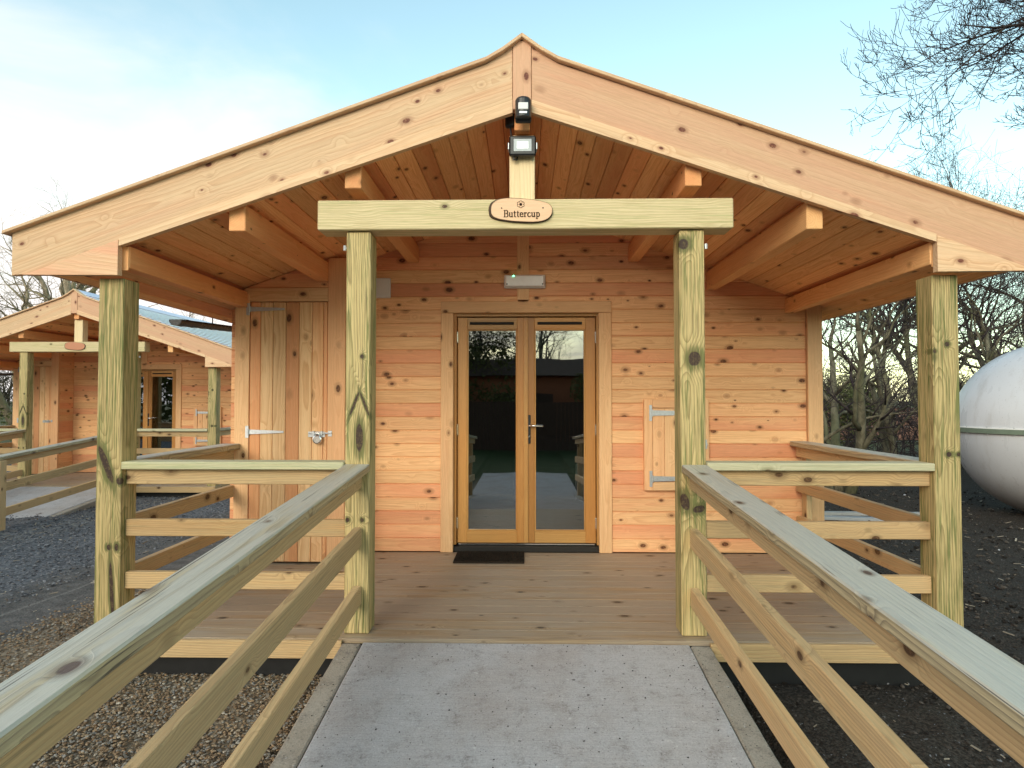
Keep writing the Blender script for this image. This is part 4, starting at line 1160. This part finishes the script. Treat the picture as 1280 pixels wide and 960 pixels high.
# ------------------------------------------------------------------ trees
def tree(name, loc, label, rng, h=7., r0=.16, stems=1, mat='bark', spread=.5, levels=4, kids=5, group=None, crown_z=.3, tw=1.0, lean=(0,0), droop=0.0):
    T = empty(name, loc, label, 'tree', group)
    tr, br = MB(), MB()
    def grow(p, d, L, r_, lev):
        n = 6 if lev < 2 else (4 if lev < 4 else 3); pts = [p.copy()]; rd = [r_]; q = p.copy(); dd = d.copy()
        for i in range(n):
            j = .20 if lev else .10
            dd = (dd + Vector((rng.gauss(0, j), rng.gauss(0, j), rng.gauss(0, j)*.7 + (.07 if lev > 1 else .02) - droop*(1 if 0 < lev < 3 else 0)))).normalized()
            q = q + dd*(L/n); pts.append(q.copy()); rd.append(max(r_*(1-(i+1)/n*(.62 if lev == 0 else .90)), .0035*tw))
        (tr if lev < 2 else br).tube(pts, rd, 9 if lev == 0 else (6 if lev == 1 else (4 if lev == 2 else 3)))
        if lev >= levels: return
        k = kids + (2 if lev == 0 else 0) - (1 if lev > 1 else 0)
        for c_ in range(k):
            t = crown_z + (1-crown_z)*(c_+rng.random())/k if lev == 0 else .2+.8*(c_+rng.random())/k
            t = min(t, .999); i = min(int(t*n), n-1); f_ = t*n-i
            pp = pts[i].lerp(pts[i+1], f_); base = (pts[i+1]-pts[i]).normalized()
            ax = base.orthogonal().normalized(); ax = Matrix.Rotation(rng.random()*6.28, 3, base) @ ax
            nd = (base*(1-spread*rng.uniform(.7, 1.2)) + ax*spread*rng.uniform(.8, 1.5)).normalized()
            grow(pp, nd, L*rng.uniform(.42, .68)*(1.1-.35*t if lev == 0 else 1), max(rd[i]*rng.uniform(.5, .7), .004*tw), lev+1)
        if lev == 0: grow(pts[-1], dd, L*.4, rd[-1], 1)
    for s_ in range(stems):
        a_ = rng.random()*6.28; tilt = rng.uniform(.15, .42) if stems > 1 else .05
        d = Vector((math.cos(a_)*tilt+lean[0], math.sin(a_)*tilt+lean[1], 1)).normalized()
        grow(Vector((math.cos(a_)*.15, math.sin(a_)*.15, -.1)) if stems > 1 else Vector((0, 0, -.1)), d, h*.62*(rng.uniform(.75, 1.0) if stems > 1 else 1), r0*rng.uniform(.75, 1), 0)
    tr.build('trunk', M[mat], T, smooth=True); br.build('crown', M[mat if mat == 'palebark' else 'twig'], T, smooth=True)
    return T
gr = 'bare winter trees behind the right side of the cabin'
def TR_(seed, **k): return random.Random(seed), k
tree('bare_tree', (5.75, 11.6, -.35), 'bare many-stemmed tree framed between wall corner and right corner post', random.Random(21), h=5.8, r0=.12, stems=3, spread=.45, levels=4, kids=4, group=gr, crown_z=.25)
tree('bare_tree', (9.9, 12.8, -.35), 'dark leaning bare tree behind the white tank', random.Random(33), h=5.2, r0=.12, stems=3, spread=.55, levels=4, kids=4, group=gr)
tree('bare_tree', (8.3, 14.2, -.35), 'bare tree standing just left of the white tank', random.Random(38), h=5.2, r0=.12, stems=2, spread=.5, levels=4, kids=4, group=gr)
tree('bare_tree', (12.2, 15.5, -.35), 'large bare tree behind the tank at the frame edge', random.Random(44), h=6.2, r0=.15, stems=2, spread=.5, levels=4, kids=5, group=gr)
tree('bare_tree', (11.3, 19.5, -.35), 'tall bare tree rising beyond the right roof slope', random.Random(45), h=11.2, r0=.15, stems=2, spread=.5, levels=4, kids=6, group=gr, crown_z=.5)
tree('bare_tree', (13.4, 20.0, -.35), 'tall bare tree above the roof between its two neighbours', random.Random(48), h=10.6, r0=.14, stems=2, spread=.5, levels=4, kids=6, group=gr, crown_z=.5)
tree('bare_tree', (12.3, 18.6, -.35), 'forked bare tree with fine twigs just above the right bargeboard', random.Random(49), h=10.0, r0=.14, stems=3, spread=.5, levels=4, kids=6, group=gr, crown_z=.5)
tree('bare_tree', (17.6, 21.5, -.35), 'bare tree beyond the roof near the right frame edge', random.Random(50), h=11.5, r0=.15, stems=2, spread=.5, levels=4, kids=6, group=gr, crown_z=.5)
tree('bare_tree', (15.9, 20.5, -.35), 'far bare tree above the right end of the roof', random.Random(46), h=11.5, r0=.15, stems=2, spread=.5, levels=4, kids=6, group=gr, crown_z=.5)
gl_ = 'bare pale trees behind the neighbouring cabin'
for i, (x, y, h, st, lb, sd__) in enumerate((
    (-17.4, 21.5, 10.0, 1, 'pale bare tree trunk at the left frame edge behind neighbouring cabin', 3),
    (-16.45, 21.0, 9.6, 1, 'stout pale tree second from left behind the neighbouring ridge', 4),
    (-15.75, 21.3, 9.4, 1, 'pale tree third from left behind the neighbouring cabin roof', 9),
    (-15.3, 21.6, 9.8, 1, 'pale tree fourth from left rising just behind neighbouring gable peak', 6),
    (-18.2, 22.5, 9.5, 2, 'twin-stemmed pale tree at the far left behind neighbouring cabin', 12),
    (-12.6, 25.0, 7.6, 2, 'slender bare tree beyond the blue grey roof', 8))):
    tree('bare_tree', (x, y, -.35), lb, random.Random(sd__), h=h, r0=.31 if i < 4 else (.2 if i == 4 else .1), stems=st, mat='palebark', spread=.5, levels=4, kids=4, group=gl_, crown_z=.35)

# big tree to the right whose boughs hang into the top corner
def overhang():
    rng = random.Random(52); loc = (7.6, 6.6, -.34)
    T = empty('overhanging_tree', loc, 'big bare tree whose drooping twigs hang into the top right corner', 'tree')
    tr, br = MB(), MB()
    tr.tube([(0,0,-.1), (.05,.05,1.5), (-.05,0,3.2), (.1,.1,5.0), (.2,.2,7.5)], [.30, .24, .2, .17, .08], 12)
    def grow(p, d, L, r_, lev):
        n = 7 if lev < 2 else 5; pts = [p.copy()]; rd = [r_]; q = p.copy(); dd = d.copy()
        for i in range(n):
            t = (i+1)/n; j = .12 if lev < 2 else .17
            lift = -.10 if (lev < 3 and t < .6) else .16
            dd = (dd + Vector((rng.gauss(0, j), rng.gauss(0, j), rng.gauss(0, j)*.6+lift*(.7 if lev else .4)))).normalized()
            q = q+dd*(L/n); pts.append(q.copy()); rd.append(max(r_*(1-t*.93), .0028))
        br.tube(pts, rd, 6 if lev < 2 else 3)
        if lev >= 4: return
        for c_ in range((9, 7, 5, 3)[lev]):
            t = .15+.82*(c_+rng.random())/(9, 7, 5, 3)[lev]; i = min(int(t*n), n-1); pp = pts[i].lerp(pts[i+1], t*n-i)
            base = (pts[i+1]-pts[i]).normalized(); ax = Matrix.Rotation(rng.random()*6.28, 3, base) @ base.orthogonal().normalized()
            nd = (base*.75+ax*rng.uniform(.45, .8)).normalized()
            grow(pp, nd, L*rng.uniform(.34, .55), max(rd[i]*.62, .0036), lev+1)
    L0 = Vector(loc)
    for (s, e_, r_) in (((.0, 0, 6.2), (5.5, 6.6, 5.35), .055), ((.05, .05, 6.6), (4.55, 6.9, 5.85), .060), ((0, 0, 6.2), (4.75, 6.3, 5.65), .05), ((0, 0, 5.6), (5.6, 6.3, 4.75), .05), ((.1, 0, 5.2), (6.0, 6.9, 4.35), .045), ((0,0,5.0), (5.5, 6.1, 4.05), .035), ((0,0,5.8), (5.1, 6.0, 5.4), .045), ((0,0,5.9), (5.6, 6.7, 5.2), .045), ((.1,0,6.8), (5.2, 7.2, 6.2), .045)):
        a_ = Vector(s); b_ = Vector(e_)-L0; d = (b_-a_); Ln = d.length; d.normalize(); d = (d+Vector((0,0,.08))).normalized()
        grow(a_, d, Ln*.98, r_, 0)
    tr.build('trunk', M['bark'], T, smooth=True); br.build('crown', M['twig'], T, smooth=True)
overhang()

# hedgerow thickets (twigs and leaves nobody could count)
def thicket(name, label, xa, xb, ya, yb, h, n, rng, leafy=.5, curl=.25):
    b = MB()
    for i in range(n):
        x = rng.uniform(xa, xb); y = rng.uniform(ya, yb); p = Vector((x, y, -.4)); pts = [p]; d = Vector((rng.gauss(0, .35), rng.gauss(0, .35), 1)).normalized()
        hh = h*rng.uniform(.5, 1.1); k = 5
        for j in range(k):
            d = (d+Vector((rng.gauss(0, curl), rng.gauss(0, curl), rng.gauss(0, .15)))).normalized(); p = p+d*hh/k; pts.append(p)
            if j > 0:
                for q in range(3):
                    e_ = (d+Vector((rng.gauss(0, .8), rng.gauss(0, .8), rng.gauss(.1, .5)))).normalized(); m_ = p+e_*rng.uniform(.2, .5)
                    b.tube([p, m_, m_+(e_+Vector((rng.gauss(0,.4), 0, .3))).normalized()*.25], [.007, .006, .004], 3)
        b.tube(pts, [.022*(1-.7*j/k) for j in range(k+1)], 4)
    o = tag(b.build(name, M['twig']), label, 'undergrowth', kind='stuff')
    return o
def leafmass(name, label, cx_, cy_, rx, ry, h, n, rng, base=-.35, size=.05):
    b = MB()
    cl = [(rng.uniform(-1, 1)*rx, rng.uniform(-1, 1)*ry, rng.uniform(.1, .9)*h, rng.uniform(.25, .5)*h) for _ in range(max(6, int(rx*ry*2)))]
    for i in range(n):
        c_ = rng.choice(cl); d = Vector((rng.gauss(0, 1), rng.gauss(0, 1), rng.gauss(0, 1))).normalized()*c_[3]*rng.random()**.5
        p = Vector((cx_+c_[0], cy_+c_[1], base+c_[2]))+d
        if p.z < base: continue
        a_ = Vector((rng.gauss(0,1), rng.gauss(0,1), rng.gauss(0,1))).normalized()*size*rng.uniform(.5, 1.2); q = a_.orthogonal().normalized()*size*.5
        b.add([p-a_, p+q, p+a_, p-q], [(0, 1, 2, 3)], None, (.5,.5,.5))
    return tag(b.build(name, M['leaf']), label, 'bush', kind='stuff')
rh = random.Random(77)
thicket('undergrowth', 'tangled bare brown undergrowth behind right side of the porch', 4.5, 17, 13.5, 16.5, 1.7, 120, rh)
thicket('undergrowth', 'dark tangled scrub in the hedgerow beyond the tank', 9.5, 20, 14, 20, 2.6, 150, rh)
leafmass('bush', 'low ivy and evergreen growth at the foot of the right hedgerow', 10.5, 16.8, 7.0, .8, 2.1, 34000, rh, size=.045)
leafmass('bush', 'dark evergreen bushes far left behind neighbouring cabin', -21, 18, 4, 2, 3.2, 14000, rh, size=.07)
# distant things
b = MB()
b.box(9.5, 17.5, 27.0, 27.25, -.4, .95, 'x')
b.box(9.45, 17.55, 26.97, 27.28, .951, 1.02, 'x')
tag(b.build('brick_wall', M['brick'], loc=(0,0,0)), 'low pinkish brick wall far behind the right hedgerow', 'wall')
T = empty('wire_fence', (6.5, 17.3, -.35), 'thin wire fence with slim posts in the hedgerow right of the cabin', 'fence')
b = MB()
for z in (.6, 1.0, 1.3): b.tube([(-2, 0, z), (3, .1, z-.03), (8, 0, z)], [.006]*3, 4)
b.build('wire', M['galv'], T)
for k in range(5):
    b = MB(); b.box(-2+k*2.3-.04, -2+k*2.3+.04, -.04, .04, -.1, 1.4, 'z', .004); b.build('post', M['palebark'], T)
def farwood(name, label, xa, xb, y, h, n, rng):
    b = MB()
    for i in range(n):
        x = rng.uniform(xa, xb); yy = y+rng.uniform(-4, 4); hh = h*rng.uniform(.6, 1.1); p = Vector((x, yy, -.5)); 
        b.tube([p, p+Vector((rng.gauss(0,.3), 0, hh*.5)), p+Vector((rng.gauss(0,.6), 0, hh))], [.16, .1, .02], 4)
        for j in range(26):
            s_ = p+Vector((rng.gauss(0,.2), rng.gauss(0,.2), hh*rng.uniform(.2, .9))); e_ = s_+Vector((rng.gauss(0, 1.1), rng.gauss(0, 1.1), rng.uniform(.3, 1.6)))
            m_ = (s_+e_)/2+Vector((rng.gauss(0,.2), 0, 0)); b.tube([s_, m_, e_], [.04, .028, .012], 3)
            for q in range(3):
                f_ = e_+Vector((rng.gauss(0,.5), rng.gauss(0,.5), rng.uniform(0, .7))); b.tube([m_.lerp(e_, rng.random()), f_], [.016, .008], 3)
    return tag(b.build(name, M['farwood']), label, 'woodland', kind='stuff')
farwood('woodland', 'distant bare woodland on the horizon behind the cabins', -75, 75, 66, 5.5, 200, random.Random(90))

# ------------------------------------------------------------------ what stands behind the camera and mirrors in the glass
T = empty('barn', (2.2, -15.5, -.45), 'long dark barn with red boards mirrored in the door glass', 'barn')
b = MB(); b.box(-6, 9, -5, 0, 0, 2.9, 'x'); b.build('wall', M['terracotta'], T)
b = MB(); b.prism([(-5.6, 2.85), (.5, 2.85), (-2.5, 3.75)], -6.5, 9.5, (1,0,0), 'x'); b.build('roof', M['shed'], T)
b = MB(); b.box(-3.5, -1.0, .01, .06, 0, 2.1, 'z'); b.build('door', M['shed'], T)
leafmass('bush', 'unseen shrubs added to break up the barn outline mirrored in the door glass', 1.5, -14.0, 7.0, .8, 2.6, 14000, random.Random(8), size=.08)  # added planting, softens the barn's hard outline in the reflection
T = empty('board_fence', (-8, -11, -.45), 'dark close-board fence mirrored low in the door glass', 'fence')
b = MB(); x = 0
while x < 16: b.box(x, x+.14, -.012, .012, 0, 1.75, 'z', .003); x += .15
b.build('boards', M['shed'], T)
for k in range(7):
    b = MB(); b.box(k*2.6, k*2.6+.1, .02, .12, 0, 1.8, 'z'); b.build('post', M['shed'], T)
leafmass('bush', 'tall unseen hedge added to darken the reflection in neighbouring cabin glass', -22, -9, 11, 1.0, 6.5, 26000, rh, size=.24)  # added out of view, keeps bright sky out of the neighbour's panes
leafmass('bush', 'dark evergreen mass mirrored in left door pane', -3.9, -17, 2.2, 1.5, 5.6, 16000, rh, size=.11)
for i, (x, y, h, lb) in enumerate(((-3.5, -17.5, 9, 'bare tree mirrored in left door pane'), (1.8, -21.5, 10, 'bare tree mirrored at top of right door pane'), (6.0, -22, 9.5, 'bare tree mirrored at far edge of the glass'))):
    tree('bare_tree', (x, y, -.45), lb, random.Random(60+i), h=h, r0=.2, stems=2 if i else 4, spread=.5, levels=4, kids=6 if i == 0 else 5, group='bare trees mirrored in the glass')
